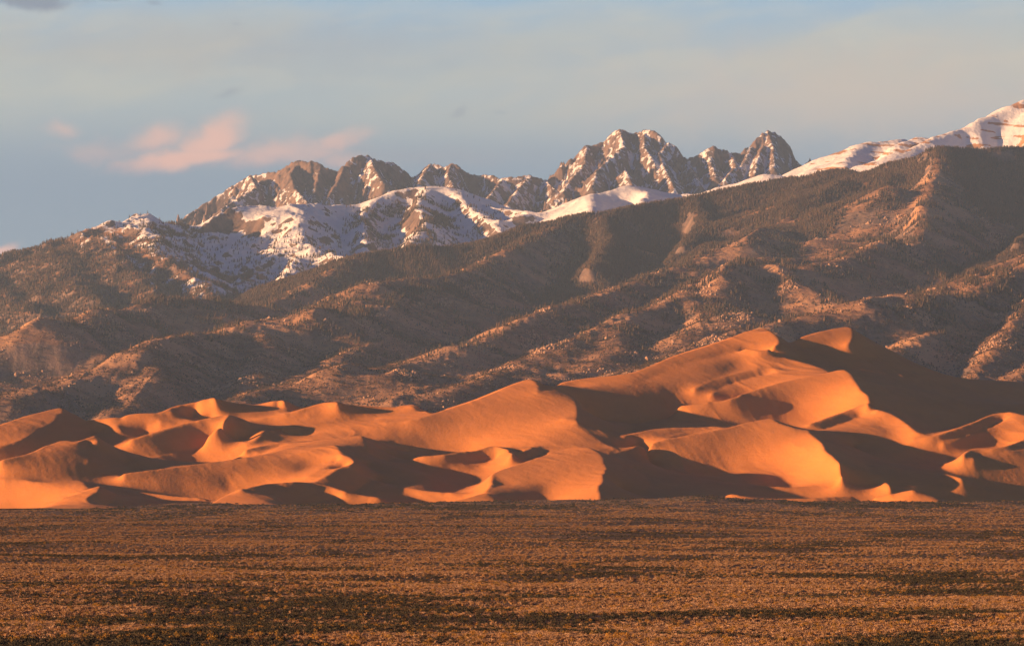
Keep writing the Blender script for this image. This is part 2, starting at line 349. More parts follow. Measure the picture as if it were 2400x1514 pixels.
# lit parts standing in the shade
reg(LIT, K1, [(-1000,560),(-300,480),(0,405),(150,350),(300,305),(430,282),(447,300),(440,322),(405,322),(400,350),(360,380),(270,420),(215,460),(200,480),(120,520),(0,555),(-300,640),(-1000,760)])
reg(LIT, K1, [(-1000,900),(-300,740),(0,650),(120,630),(250,590),(340,560),(400,525),(440,515),(500,525),(520,528),(600,495),(650,475),(683,470),(680,500),(685,532),(610,545),(605,555),(640,580),(650,600),(640,640),(625,665),(655,660),(600,690),(560,710),(520,715),(460,745),(400,755),(200,760),(100,755),(0,765),(-300,790),(-1000,930)])
reg(LIT, K1, [(-1000,960),(-300,800),(0,780),(60,780),(100,790),(160,798),(230,800),(300,805),(400,808),(500,798),(575,795),(580,820),(600,835),(640,842),(700,828),(690,860),(670,890),(620,900),(605,915),(600,935),(605,950),(680,960),(760,965),(740,975),(640,985),(740,985),(840,990),(840,1080),(-1000,1080)])
reg(SHD, K1, [(-120,940),(0,925),(100,915),(200,900),(310,898),(345,905),(330,925),(250,955),(200,975),(0,985),(-120,990)])
reg(LIT, K1, [(610,360),(700,350),(800,345),(880,330),(960,300),(968,322),(940,345),(890,352),(840,360),(815,375),(800,395),(815,420),(850,445),(880,460),(780,464),(740,440),(690,410),(650,390)], 1)
reg(LIT, K1, [(1100,310),(1180,280),(1280,250),(1380,220),(1450,205),(1510,200),(1545,235),(1560,265),(1550,300),(1530,340),(1500,355),(1430,372),(1380,382),(1330,355),(1250,320),(1200,305),(1160,330),(1130,330)], 1)
reg(LIT, K1, [(1820,253),(1900,230),(1990,215),(2005,245),(2000,270),(1975,295),(1940,305),(1850,325),(1800,345),(1740,380),(1700,350),(1650,330),(1700,325),(1800,310),(1880,295),(1895,280),(1880,265)], 1)
reg(LIT, K1, [(1740,379),(1850,350),(1950,320),(2050,298),(2130,276),(2220,252),(2300,238),(2400,238),(2360,254),(2260,270),(2200,292),(2140,300),(2080,307),(1950,342),(1850,364),(1780,380)])
reg(-.9, K1, [(2080,350),(2130,318),(2200,290),(2230,275),(2300,270),(2322,290),(2315,330),(2290,360),(2200,363),(2080,360)], 2)
reg(LIT, K1, [(915,508),(1000,480),(1100,452),(1250,410),(1400,378),(1500,355),(1560,335),(1630,326),(1600,345),(1560,375),(1550,400),(1510,420),(1470,437),(1400,443),(1300,445),(1240,455),(1215,480),(1220,505),(1180,525),(1100,535),(1000,540),(950,538),(1020,530),(980,515)], 1)
reg(LIT, K2, [(675,286),(740,268),(780,260),(825,262),(822,300),(760,292)])
reg(LIT, K1, [(1475,980),(1530,930),(1600,890),(1690,855),(1740,872),(1800,885),(1830,905),(1880,902),(1940,900),(1950,930),(1990,955),(2010,990),(2010,1080),(1400,1080)])
reg(LIT, K2, [(150,807),(200,780),(280,760),(370,740),(410,745),(420,780),(440,820),(480,840),(560,850),(400,852),(280,850),(220,830)], 2)
reg(LIT, K2, [(705,848),(770,810),(800,775),(850,760),(890,775),(920,800),(945,847)], 1)
reg(LIT, K2, [(1050,942),(1150,925),(1250,895),(1330,883),(1350,900),(1380,920),(1395,950),(1395,1060),(1200,1060),(1190,940),(1150,942)])
reg(-.5, K2, [(1310,880),(1500,850),(1650,830),(1780,805),(1780,830),(1650,870),(1500,890)], 2)
reg(.3, K2, [(1600,870),(1700,830),(1850,785),(1980,745),(1900,790),(1780,835),(1720,862)], 2)
reg(LIT, K4, [(330,204),(400,170),(600,90),(700,70),(790,70),(835,95),(822,140),(792,185),(752,211),(600,207),(450,211),(340,216)])
reg(LIT, K4, [(480,838),(600,790),(700,750),(800,720),(880,698),(945,693),(1020,712),(1100,735),(1130,775),(1200,810),(1230,835),(1215,850),(1120,865),(1070,900),(1090,945),(900,947),(650,947),(560,905),(620,900),(760,880),(640,870),(780,857),(600,846)])
reg(SHD, K4, [(560,850),(630,830),(700,800),(780,770),(860,735),(930,710),(1000,710),(1020,740),(1010,765),(960,780),(900,785),(850,790),(790,810),(740,830),(680,845)], 1)
reg(1.6, K4, [(1070,895),(1120,870),(1200,855),(1300,860),(1430,905),(1350,918),(1280,927),(1150,927),(1090,912)], 1)
reg(1.5, K4, [(990,842),(1040,815),(1130,808),(1205,803),(1150,822),(1060,852),(1010,857)], 1)
reg(.8, K4, [(600,930),(760,900),(950,880),(960,890),(780,915),(640,945)], 1)
reg(LIT, K4, [(1285,945),(1340,927),(1430,925),(1400,937),(1300,949)])
reg(LIT, K4, [(1430,929),(1500,905),(1600,872),(1750,820),(1900,750),(1960,735),(2040,728),(2139,765),(2400,850),(3200,930),(3200,1330),(2139,1265),(1990,1245),(1945,1220),(1975,1210),(1890,1200),(1850,1170),(1830,1130),(1730,1100),(1665,1070),(1700,1035),(1770,1018),(1850,1020),(1950,1010),(2040,985),(2070,965),(2050,945),(1970,920),(1860,910),(1830,890),(1830,865),(1700,860),(1600,885),(1500,914)])
reg(SHD, K4, [(1780,1022),(1850,1035),(1950,1022),(2050,1000),(2139,958),(2400,900),(2400,960),(2139,1015),(2000,1045),(1900,1055),(1830,1050)], 1)
reg(1.2, K4, [(1950,755),(1990,752),(2010,775),(2040,795),(1990,785)], 1)
reg(LIT, K4, [(780,1156),(900,1160),(1030,1158),(1100,1170),(1170,1195),(1220,1225),(1262,1270),(1180,1264),(1050,1257),(950,1227),(880,1187),(800,1167)], 1)
reg(LIT, K3, [(1375,1250),(1385,1220),(1410,1190),(1430,1150),(1450,1120),(1500,1125),(1600,1135),(1660,1150),(1700,1170),(1762,1215),(1650,1235),(1550,1258),(1450,1267),(1390,1263)])
reg(LIT, K4, [(980,1388),(1050,1385),(1100,1370),(1200,1345),(1280,1336),(1370,1350),(1420,1375),(1490,1420),(1520,1500),(1150,1500),(1100,1405),(1030,1400)], 1)
reg(LIT, K3, [(1355,1372),(1450,1385),(1550,1400),(1640,1425),(1660,1500),(1440,1500),(1400,1400)])

SKYL = [(-330,1075),(-200,1025),(-60,1008),(0,995),(60,975),(110,962),(138,955),(148,956),(165,966),(180,972),(192,980),(203,984),(225,982),(250,978),(270,976),(300,968),(320,965),(345,967),(367,967),(395,957),(417,948),(440,942),(467,937),(495,931),(508,932),(520,938),(545,942),(567,943),(590,946),(607,947),(635,941),(658,936),(668,938),(685,947),(703,955),(720,953),(740,947),(767,942),(790,942),(817,948),(850,950),(890,952),(925,955),(945,951),(965,949),(975,950),(982,957),(997,963),(1010,968),(1017,968),(1067,952),(1117,935),(1167,915),(1200,902),(1230,892),(1245,890),(1256,894),(1280,904),(1297,908),(1300,907),(1315,899),(1330,895),(1376,887),(1437,881),(1482,874),(1528,857),(1573,837),(1619,822),(1665,808),(1710,792),(1740,780),(1771,771),(1792,769),(1804,774),(1816,783),(1835,794),(1851,803),(1880,790),(1920,777),(1950,769),(1972,764),(1990,764),(2000,768),(2030,788),(2090,822),(2150,853),(2220,879),(2300,891),(2400,894),(2730,905)]

def poly_mask(us, vs, P):
    """even-odd fill of polygon P on the grid us x vs"""
    m = np.zeros((len(vs), len(us)), bool)
    P = np.array(P); Q = np.roll(P, -1, 0)
    for i, v in enumerate(vs):
        a, b = P[:, 1] > v, Q[:, 1] > v
        e = a != b
        if not e.any(): continue
        xs = P[e, 0] + (v - P[e, 1]) / (Q[e, 1] - P[e, 1]) * (Q[e, 0] - P[e, 0])
        m[i] = (np.searchsorted(np.sort(xs), us) % 2) == 1
    return m

DU0, DU1, DD0, DD1 = -330.0, 2730.0, 3480.0, 6300.0
NC, NR = 1400, 1130
BS, TOE, FSTEP, NOPT, FMAX = 0.85, True, 1.7, 30, 2.0
def crest_points():
    pts = []
    for line, b, drop, wd, dd in C:
        n = len(line)
        if isinstance(b, tuple) and len(b) == n: bb = np.array(b, float)
        else:
            b0, b1 = b if isinstance(b, tuple) else (b, b)
            L = np.concatenate([[0], np.cumsum([np.hypot(line[i+1][0]-line[i][0], line[i+1][1]-line[i][1]) for i in range(n-1)])])
            bb = b0 + (b1 - b0) * L / max(L[-1], 1)
        P = []
        for i, (px, py) in enumerate(line):
            d = dd[0] + (dd[1] - dd[0]) * i / (n - 1) if dd is not None else solve_d(py, bb[i] * BS)
            P.append((px * 1.0, py * 1.0, d))
        P = spline(P, 1.0)
        px, py, d = P.T
        z = CH + (HZ - py) * d / F
        t = np.linspace(0, len(px) - 1, (len(px) - 1) * 6 + 1); k = np.arange(len(px))
        X = np.interp(t, k, (px - 1200) * d / F); Y = np.interp(t, k, d); Z = np.interp(t, k, z)
        pts.append((X, Y, Z, 2))
        if drop and TOE:
            wdt = wd or drop * 1.9
            pts.append((X + .86 * wdt, Y - .5 * wdt, Z - drop, 1))
    return pts
def rasterise(pts, nr, nc, f):
    near = None
    for pr in (2, 1):
        a2 = np.zeros((nr, nc)); c2 = np.zeros((nr, nc))
        for X, Y, Z, p in pts:
            if p != pr: continue
            u = X * F / Y + 1200
            c = np.rint((u - DU0) / (DU1 - DU0) * (nc - 1)).astype(int); r = np.rint((Y - DD0) / (DD1 - DD0) * (nr - 1)).astype(int)
            ok = (c >= 0) & (c < nc) & (r >= 0) & (r < nr)
            np.add.at(a2, (r[ok], c[ok]), Z[ok]); np.add.at(c2, (r[ok], c[ok]), 1)
        if pr == 2: acc, cnt = a2, c2; near = blur((c2 > 0).astype(float), max(1, 6 // f)) > 0.02; hard = c2 > 0
        else:
            use = (c2 > 0) & ~near & (cnt == 0); acc[use] = a2[use]; cnt[use] = c2[use]
    fix = cnt > 0; val = np.where(fix, acc / np.maximum(cnt, 1), 0)
    val[0] = -3; fix[0] = True; val[-1] = 55; fix[-1] = True
    return fix, val
def dune_field():
    pts = crest_points()
    LV = (16, 8, 4, 2, 1)
    FX = {f: rasterise(pts, NR // 2 // f + 1, NC // 2 // f + 1, f) for f in LV}
    nr1, nc1 = NR // 2 + 1, NC // 2 + 1
    def solve(src, H=None, its=None, pinval=True):
        """laplacian(H) = src with the crest lines held; coarse to fine"""
        for f in LV:
            fix, val = FX[f]; nr, nc = fix.shape
            us = np.linspace(DU0, DU1, nc); ds = np.linspace(DD0, DD1, nr)
            if not pinval: val = val * 0
            if H is None: H = np.tile(zmean(ds)[:, None], (1, nc)) if pinval else np.zeros((nr, nc))
            else: H = resize(H, nr, nc)
            sr = resize(src, nr, nc) if f > 1 else src
            H[fix] = val[fix]
            dx = (us[1] - us[0]) * 4400 / F; dy = ds[1] - ds[0]; wx, wy = 1 / dx**2, 1 / dy**2; tot = 2 * (wx + wy)
            for it in range(its[f]):
                P = np.pad(H, 1, mode='edge')
                Hn = (wx * (P[1:-1, :-2] + P[1:-1, 2:]) + wy * (P[:-2, 1:-1] + P[2:, 1:-1]) - sr) / tot
                H = np.where(fix, val, H + 0.95 * (Hn - H))
        return H
    zero = np.zeros((nr1, nc1))
    base = solve(zero, None, {16: 2500, 8: 900, 4: 350, 2: 120, 1: 50})
    us = np.linspace(DU0, DU1, nc1); ds = np.linspace(DD0, DD1, nr1)
    Y = np.tile(ds[:, None], (1, nc1)); X = (us[None] - 1200) * Y / F
    skp = spline([(x, y, 0) for x, y in SKYL], 4.0); sk = np.interp(us, skp[:, 0], skp[:, 1])
    ceil = CH + (HZ - sk[None]) * Y / F
    # wanted sun and shade, as seen from the plain
    vs = np.arange(740, 1262, 2.0); g = np.full((len(vs), nc1), SHD)
    for v, P, soft in REG:
        P = spline([(x, y, 0) for x, y in P] + [(P[0][0], P[0][1], 0)], 3.0)[:, :2]
        m = blur(poly_mask(us, vs, P).astype(float), (0, 3, 10, 20)[soft]); g = g * (1 - m) + v * m
    want = np.interp(g, (-.6, 1.2), (1, 0))
    src = zero.copy(); cor = zero.copy()
    steps = np.geomspace(10, 1300, 36); cellc = (DU1 - DU0) / (nc1 - 1); cellr = (DD1 - DD0) / (nr1 - 1)
    for it in range(NOPT + 1):
        if it: cor = solve(src, None, {16: 300, 8: 120, 4: 60, 2: 25, 1: 10}, False)
        H = np.minimum(blur(base + cor, 1), ceil)
        if it == NOPT: break
        gy = np.gradient(H, cellr, axis=0); gx = np.gradient(H, axis=1) / (cellc * Y / F)
        L = (-gx * S[0] - gy * S[1] + S[2]) / np.sqrt(1 + gx * gx + gy * gy)
        cast = np.zeros(H.shape, bool)
        for t_ in steps:
            y = Y + S[1] * t_; x = X + S[0] * t_; z = H + S[2] * t_
            hh = sample(H, (y - DD0) / cellr, (x * F / y + 1200 - DU0) / cellc)
            cast |= (hh > z + .3) & (x * F / y + 1200 > DU0) & (y > DD0)
        pv = HZ - (H - CH) * F / Y
        vis = pv <= np.minimum.accumulate(pv, 0) + .5
        tg = sample(want, (pv - vs[0]) / 2.0, np.tile(np.arange(nc1, dtype=float), (nr1, 1)))
        act = vis & (pv < 1196) & (Y < 5400)
        litnow = np.clip(L / .16, 0, 1) * (1 - cast)
        err = (tg - litnow) * act
        fx = FX[1][0]
        src += FSTEP * blur(-.0022 * np.where(err > 0, err * 1.7, err), 2) ; src *= .99
        src = np.clip(src, -.0032 * FMAX, .010 * FMAX)
        if it % 6 == 0 or it == NOPT - 1: print('dune fit', it, 'want lit/dark %.3f want dark/lit %.3f' % ((np.maximum(err, 0)).sum() / act.sum(), (np.maximum(-err, 0)).sum() / act.sum()), cor.min(), cor.max())
    H = resize(H, NR, NC); H = blur(H, 1)
    us = np.linspace(DU0, DU1, NC); ds = np.linspace(DD0, DD1, NR)
    Y = np.tile(ds[:, None], (1, NC)); X = (us[None] - 1200) * Y / F
    w1 = fbm(X / 160, Y / 160, 3, 5)
    xr = X * .92 + Y * .38; yr = Y * .92 - X * .38
    m1 = smooth(-.2, .5, fbm(X / 210, Y / 210, 2, 15)); 
    H = H + 0.8 * w1 * smooth(3600, 3800, Y) + 1.1 * m1 * (ridged(xr / 34 + .5 * w1, yr / 150, 2, 9) - .5) + 0.16 * pn(xr / 9 + 2 * w1, yr / 40, 11)
    return X, Y, H

# ------------------------------------------------------------------ mountains
RG = []
def rdg(kind, k, pts, k2=None): RG.append((kind, k, pts, k2))
# kinds: 0 foothill, 1 forest, 2 snow, 3 rock
rdg(0, .42, [(2003,411,12600),(1873,489,12000),(1781,535,11600),(1735,553,11400),(1667,581,11100),(1598,613,10800),(1529,636,10500),(1460,663,10200),(1415,679,10000),(1346,700,9700),(1300,705,9600),(1233,737,9250),(1183,763,9000),(1133,787,8800),(1067,808,8500),(1033,823,8400),(983,837,8200),(917,853,8000),(833,865,7800),(767,880,7600),(700,882,7400),(600,900,7200),(530,930,6800)])
rdg(0, .42, [(1920,600,10500),(1836,599,10300),(1795,595,10200),(1712,613,10000),(1621,663,9600),(1575,695,9300),(1529,714,9200),(1460,730,9000),(1415,750,8800),(1346,785,8400),(1300,800,8300),(1233,828,8000),(1167,853,7700),(1100,873,7500),(1000,895,7200),(900,935,6900)])
rdg(0, .42, [(2750,480,10000),(2500,555,9500),(2400,588,9300),(2331,613,9150),(2262,640,9000),(2194,666,8800),(2125,686,8600),(2033,705,8400),(1987,716,8300),(1919,723,8150),(1850,737,8000),(1758,755,7800),(1690,773,7600),(1621,801,7400),(1584,819,7250),(1529,842,7100),(1437,879,6900),(1340,915,6700)])
rdg(0, .45, [(2300,628,9050),(2240,712,8300),(2190,760,8000),(2110,800,7600),(2050,850,7200)])
rdg(0, .45, [(2560,640,9000),(2420,690,8600),(2345,780,7800),(2290,850,7300),(2240,900,7000)])
rdg(0, .45, [(2800,690,8800),(2560,780,8000),(2420,840,7400),(2350,900,7000)])
rdg(0, .45, [(1887,613,9900),(1965,599,10000),(2033,567,10200),(2061,556,10300),(2102,558,10500),(2140,567,10700),(2160,520,11000),(2165,470,11400),(2190,400,12000),(2203,346,12500)])
rdg(0, .42, [(1383,498,12600),(1300,522,12400),(1217,565,11800),(1117,613,11300),(1060,635,10900),(1000,640,10700),(917,650,10400),(867,658,10200),(840,677,10050),(783,710,9800),(743,723,9600),(673,742,9300),(600,743,9200),(550,753,9000),(483,773,8700),(453,765,8600),(415,772,8450),(380,783,8300),(317,805,8000),(233,847,7700),(167,870,7500),(67,900,7200),(0,907,7100),(-200,950,6800)])
rdg(0, .5, [(917,650,10400),(912,690,10000),(905,712,9800),(875,735,9500),(890,775,9200),(850,800,8900),(807,820,8600),(767,843,8300),(727,870,8000),(683,887,7750),(600,906,7450)])
rdg(0, .45, [(380,783,8300),(365,840,7800),(330,900,7300),(300,945,7000)])
rdg(0, .45, [(600,745,9150),(620,800,8600),(600,850,8100),(560,900,7600)])
rdg(0, .42, [(617,712,10800),(550,710,10700),(500,697,10600),(450,690,10500),(357,693,10300),(320,710,10200),(273,717,10050),(233,718,9900),(183,740,9600),(150,747,9450),(100,758,9300),(33,770,9050),(0,785,9000),(-200,830,8700)])
rdg(0, .45, [(233,718,9900),(255,790,9300),(285,830,8900)])
rdg(0, .42, [(823,605,12000),(773,630,11800),(733,657,11600),(667,687,11300),(617,712,11000)])
rdg(0, .45, [(1621,663,9600),(1650,720,9100),(1640,770,8500)])
rdg(0, .45, [(1346,785,8400),(1330,830,8000),(1290,880,7500)])
rdg(0, .45, [(1795,595,10200),(1900,660,9700),(1985,712,9200)])
# forested ridge
rdg(1, .36, [(760,640,11900),(823,605,12000),(843,593,12020),(867,588,12050),(917,583,12100),(950,578,12100),(993,573,12150),(1050,580,12200),(1083,577,12250),(1133,562,12300),(1167,555,12300),(1200,545,12350),(1233,528,12400),(1290,520,12500),(1307,518,12500),(1333,508,12550),(1383,495,12600),(1400,498,12600),(1433,497,12600),(1493,477,12700),(1533,470,12750),(1573,468,12800),(1620,462,12850),(1667,450,12900),(1717,438,12950),(1800,423,13000),(1852,418,13000),(1904,410,13000),(1942,402,13000),(1968,398,13000)])
rdg(1, .36, [(2003,411,12700),(2021,405,12700),(2079,383,12650),(2120,369,12600),(2155,366,12550),(2180,355,12500),(2203,345,12500),(2240,344,12550),(2298,347,12600),(2342,347,12600),(2400,340,12700),(2700,320,12900)])
rdg(1, .42, [(1620,462,12850),(1640,520,12300),(1600,570,11700)])
rdg(1, .42, [(1400,498,12600),(1420,560,12000),(1380,620,11300)])
rdg(1, .36, [(2700,440,11400),(2500,520,10800),(2380,560,10400)])
# snow
rdg(2, .46, [(1800,470,13600),(1900,425,13500),(1968,398,13400),(2021,383,13400),(2065,372,13450),(2108,351,13500),(2149,334,13600),(2196,316,13700),(2254,294,13800),(2312,268,13900),(2371,243,14000),(2400,229,14050),(2600,150,14300)])
rdg(2, .45, [(1800,425,15500),(1827,412,15500),(1881,388,15500),(1933,360,15500),(1962,353,15500),(2006,338,15500),(2035,328,15500),(2056,329,15550),(2070,331,15600),(2091,326,15600),(2108,321,15600),(2123,323,15650),(2149,334,15700),(2250,360,15800)])
rdg(2, .42, [(2035,328,15500),(2005,345,15300),(1985,375,15000),(1975,400,14700)])
rdg(2, .42, [(2108,321,15600),(2095,345,15300),(2075,370,15000)])
rdg(2, .50, [(1200,500,14300),(1287,490,14400),(1313,480,14450),(1333,470,14500),(1360,458,14500),(1387,448,14500),(1410,449,14550),(1433,447,14600),(1460,433,14600),(1483,430,14650),(1510,434,14700),(1533,440,14700),(1567,448,14700),(1600,452,14700),(1620,451,14650),(1667,440,14600),(1717,423,14500),(1767,407,14450),(1800,400,14450),(1827,405,14450),(1860,425,14500)])
rdg(2, .42, [(1387,448,14500),(1388,470,14100),(1390,497,13700)])
rdg(2, .42, [(1510,434,14700),(1514,455,14300),(1512,480,13900)])
rdg(2, .40, [(-600,760,13200),(-300,690,13400),(-150,640,13500),(0,598,13600),(65,580,13700),(130,560,13750),(190,545,13800),(230,525,13900),(265,514,13950),(285,517,14000),(310,507,14050),(340,498,14100),(360,502,14120),(400,509,14200),(435,513,14250),(470,518,14300),(500,502,14350),(560,483,14400),(600,480,14430),(640,478,14460),(679,477,14500),(730,476,14700),(790,471,14900),(840,470,15000),(880,458,15000),(905,451,15050),(925,442,15050),(960,436,15100),(1000,431,15100),(1030,430,15100),(1060,437,15100),(1090,447,15100),(1140,478,14900),(1180,484,14800),(1230,490,14600),(1260,495,14500)])
rdg(2, .52, [(679,477,14500),(698,490,14300),(704,512,14150),(703,537,13950),(712,557,13750),(733,577,13500),(783,590,13200),(830,606,12900)])
rdg(2, .42, [(704,540,13950),(660,575,13600),(610,620,13200),(570,655,12900),(530,700,12400)])
rdg(2, .42, [(733,577,13500),(690,620,13000),(650,660,12600),(600,700,12100)])
rdg(2, .48, [(340,498,14100),(350,540,13600),(367,573,12950),(400,607,12700),(427,627,12500),(470,655,12250),(500,690,11900)])
rdg(2, .45, [(285,517,14000),(245,560,13400),(300,610,12600),(340,660,12100),(370,690,11800)])
rdg(2, .42, [(190,545,13800),(150,600,13100),(180,650,12200),(240,700,11700)])
rdg(2, .42, [(0,598,13600),(-20,650,12900),(40,700,11900),(120,745,11300)])
rdg(2, .42, [(1000,431,15100),(985,480,14600),(1000,520,14100),(960,560,13600)])
rdg(2, .42, [(1060,437,15100),(1130,500,14500),(1180,530,14000)])
rdg(2, .45, [(880,458,15000),(850,510,14500),(860,560,14000)])
# rocky peaks
SK = [(300,600),(380,545),(435,507),(480,478),(513,457),(557,428),(587,412),(609,409),(620,405),(640,405),(663,398),(672,390),(683,382),(702,377),(715,380),(730,378),(750,385),(773,397),(790,402),(800,394),(808,388),(818,378),(827,370),(847,364),(863,365),(877,373),(900,380),(920,382),(937,393),(953,405),(967,418),(980,410),(993,395),(1010,385),(1033,388),(1045,392),(1058,385),(1070,387),(1083,398),(1103,410),(1133,410),(1157,413),(1170,420),(1203,415),(1243,412),(1267,420),(1279,424),(1300,413),(1313,405),(1316,388),(1319,387),(1323,403),(1330,390),(1339,372),(1343,386),(1347,370),(1357,357),(1373,342),(1390,342),(1407,334),(1413,340),(1417,330),(1437,312),(1453,303),(1467,307),(1483,313),(1497,311),(1513,304),(1533,308),(1547,317),(1555,335),(1567,335),(1580,342),(1593,360),(1600,368),(1613,372),(1630,368),(1643,358),(1660,348),(1673,343),(1682,352),(1700,352),(1713,360),(1732,360),(1736,367),(1748,348),(1762,345),(1770,330),(1787,312),(1800,308),(1817,311),(1833,323),(1840,342),(1852,352),(1858,367),(1862,383),(1873,379),(1882,388),(1900,400),(2000,440)]
rdg(3, 1.05, [(x, y, 18500 + 150 * math.sin(x / 70.)) for x, y in SK])
rdg(3, .8, [(808,388,18350),(796,420,18150),(780,445,17950),(765,472,17700)])
rdg(3, .8, [(702,377,18500),(680,410,18200),(690,440,17900),(720,475,17500)])
rdg(3, .8, [(587,412,18500),(600,440,18150),(560,465,17900),(520,490,17700)])
rdg(3, .8, [(750,385,18400),(745,420,18150),(735,460,17800)])
rdg(3, .8, [(863,365,18500),(880,400,18200),(900,430,17900)])
rdg(3, .8, [(1010,385,18500),(995,405,18300),(985,425,18100)])
rdg(3, .8, [(1058,385,18500),(1050,410,18300),(1062,435,18000)])
rdg(3, .7, [(1180,418,18400),(1160,445,18100),(1140,470,17700)])
rdg(3, .7, [(1243,412,18400),(1215,445,18000),(1190,480,17500)])
rdg(3, .8, [(1453,303,18600),(1462,345,18300),(1430,372,18050),(1400,400,17700),(1390,435,17300)])
rdg(3, .8, [(1373,342,18600),(1372,385,18300),(1345,415,17900),(1320,450,17500)])
rdg(3, .8, [(1279,424,18400),(1300,445,18000),(1303,485,17400)])
rdg(3, .8, [(1513,304,18600),(1510,345,18300),(1530,375,18000)])
rdg(3, .8, [(1567,335,18450),(1545,360,18200),(1560,400,17800),(1580,440,17300)])
rdg(3, .8, [(1600,368,18500),(1625,410,18000),(1640,440,17600)])
rdg(3, .8, [(1673,343,18500),(1665,380,18200),(1680,415,17800)])
rdg(3, .8, [(1713,360,18450),(1725,390,18100),(1700,420,17700)])
rdg(3, .85, [(1800,308,18600),(1812,345,18400),(1815,400,17900)])
rdg(3, .8, [(1762,345,18500),(1745,380,18200),(1715,420,17800)])
rdg(3, .8, [(1790,340,18450),(1775,375,18150),(1770,410,17800)])
rdg(3, .75, [(1467,400,17600),(1480,430,17300)])

CELL = 22.0
MU0, MU1, MD0, MD1 = -420.0, 2820.0, 6150.0, 19600.0
def mountains_coarse():
    xs = np.arange(-4600, 4600 + 1, CELL); ys = np.arange(MD0, MD1 + 1, CELL)
    X, Y = np.meshgrid(xs, ys)
    wx = 60 * fbm(X / 500, Y / 500, 3, 21); wy = 60 * fbm(X / 500, Y / 500, 3, 22)
    base = 45 + (Y - 6150) * 0.035
    H = base + 10 * fbm(X / 400, Y / 400, 3, 3)
    win = np.zeros(X.shape, np.int8)
    crestm = np.zeros(X.shape, bool); crestz = np.zeros(X.shape)
    for kind, k, pts, k2 in RG:
        P = spline([((px - 1200) * d / F, d, CH + (HZ - py) * d / F) for px, py, d in pts], 60 if kind < 3 else 30)
        zmax = P[:, 2].max(); reach = (zmax - 40) / k + 200
        ok = (X > P[:, 0].min() - reach) & (X < P[:, 0].max() + reach) & (Y > P[:, 1].min() - reach) & (Y < P[:, 1].max() + reach)
        r, c = np.where(ok)
        r0, r1, c0, c1 = r.min(), r.max() + 1, c.min(), c.max() + 1
        x = X[r0:r1, c0:c1] ; y = Y[r0:r1, c0:c1]
        best = np.full(x.shape, -1e9)
        for i in range(len(P) - 1):
            a, b = P[i], P[i + 1]
            ab = b - a; L2 = ab[0]**2 + ab[1]**2 + 1e-9
            t = np.clip(((x - a[0]) * ab[0] + (y - a[1]) * ab[1]) / L2, 0, 1)
            dd = np.hypot(x - a[0] - t * ab[0], y - a[1] - t * ab[1])
            wob = 1 + 0.25 * wx[r0:r1, c0:c1] / 60
            z = a[2] + t * ab[2] - k * (np.sqrt(dd * dd + 900) - 30) * wob
            if kind == 3: z = np.where(z < a[2] + t * ab[2] - 260, (z - (a[2] + t * ab[2] - 260)) * .6 + (a[2] + t * ab[2] - 260), z)
            best = np.maximum(best, z)
        sub = H[r0:r1, c0:c1]; m = best > sub
        sub[m] = best[m]; win[r0:r1, c0:c1][m] = kind
        ti = np.linspace(0, len(P) - 1, len(P) * 6)
        cx = np.interp(ti, np.arange(len(P)), P[:, 0]); cy = np.interp(ti, np.arange(len(P)), P[:, 1]); cz = np.interp(ti, np.arange(len(P)), P[:, 2])
        ci = np.rint((cx + 4600) / CELL).astype(int); ri = np.rint((cy - MD0) / CELL).astype(int)
        g = (ci >= 0) & (ci < len(xs)) & (ri >= 0) & (ri < len(ys))
        crestm[ri[g], ci[g]] = True; np.maximum.at(crestz, (ri[g], ci[g]), cz[g])
    return xs, ys, X, Y, H, win, crestm, crestz

def erode(H, crestm, crestz, n_it=14, K=0.45, m=0.40):
    import heapq
    nr, nc = H.shape; n = nr * nc
    idx = np.arange(n).reshape(nr, nc)
    offs = [(-1,0,1.),(1,0,1.),(0,-1,1.),(0,1,1.),(-1,-1,1.414),(-1,1,1.414),(1,-1,1.414),(1,1,1.414)]
    for it in range(n_it):
        P = np.pad(H, 1, mode='constant', constant_values=1e9)
        P[0, :] = H.min() - 5   # base level is the valley in front
        best = np.zeros((nr, nc)); rec = idx.copy(); dist = np.ones((nr, nc))
        PI = np.pad(idx, 1, mode='edge')
        for dr, dc, L in offs:
            s = (H - P[1 + dr:1 + dr + nr, 1 + dc:1 + dc + nc]) / L
            mk = s > best
            best[mk] = s[mk]; rec[mk] = PI[1 + dr:1 + dr + nr, 1 + dc:1 + dc + nc][mk]; dist[mk] = L
        order = np.argsort(H, axis=None)
        recf = rec.reshape(-1)
        A = [1.0] * n; rl = recf.tolist(); ol = order.tolist()
        for i in reversed(ol):
            j = rl[i]
            if j != i: A[j] += A[i]
        Af = np.array(A)
        Fac = K * (Af ** m) / dist.reshape(-1)
        Fac = np.minimum(Fac, 6.0).tolist(); h = H.reshape(-1).tolist()
        for i in ol:
            j = rl[i]
            if j != i: h[i] = (h[i] + Fac[i] * h[j]) / (1 + Fac[i])
        H2 = np.array(h).reshape(nr, nc)
        H2 = H + (H2 - H) * 0.16
        H2 = H2 * 0.85 + blur(H2, 1) * 0.15
        H2[crestm] = np.maximum(H2[crestm], crestz[crestm] - 2)
        H = H2
    return H, np.array(A).reshape(nr, nc)

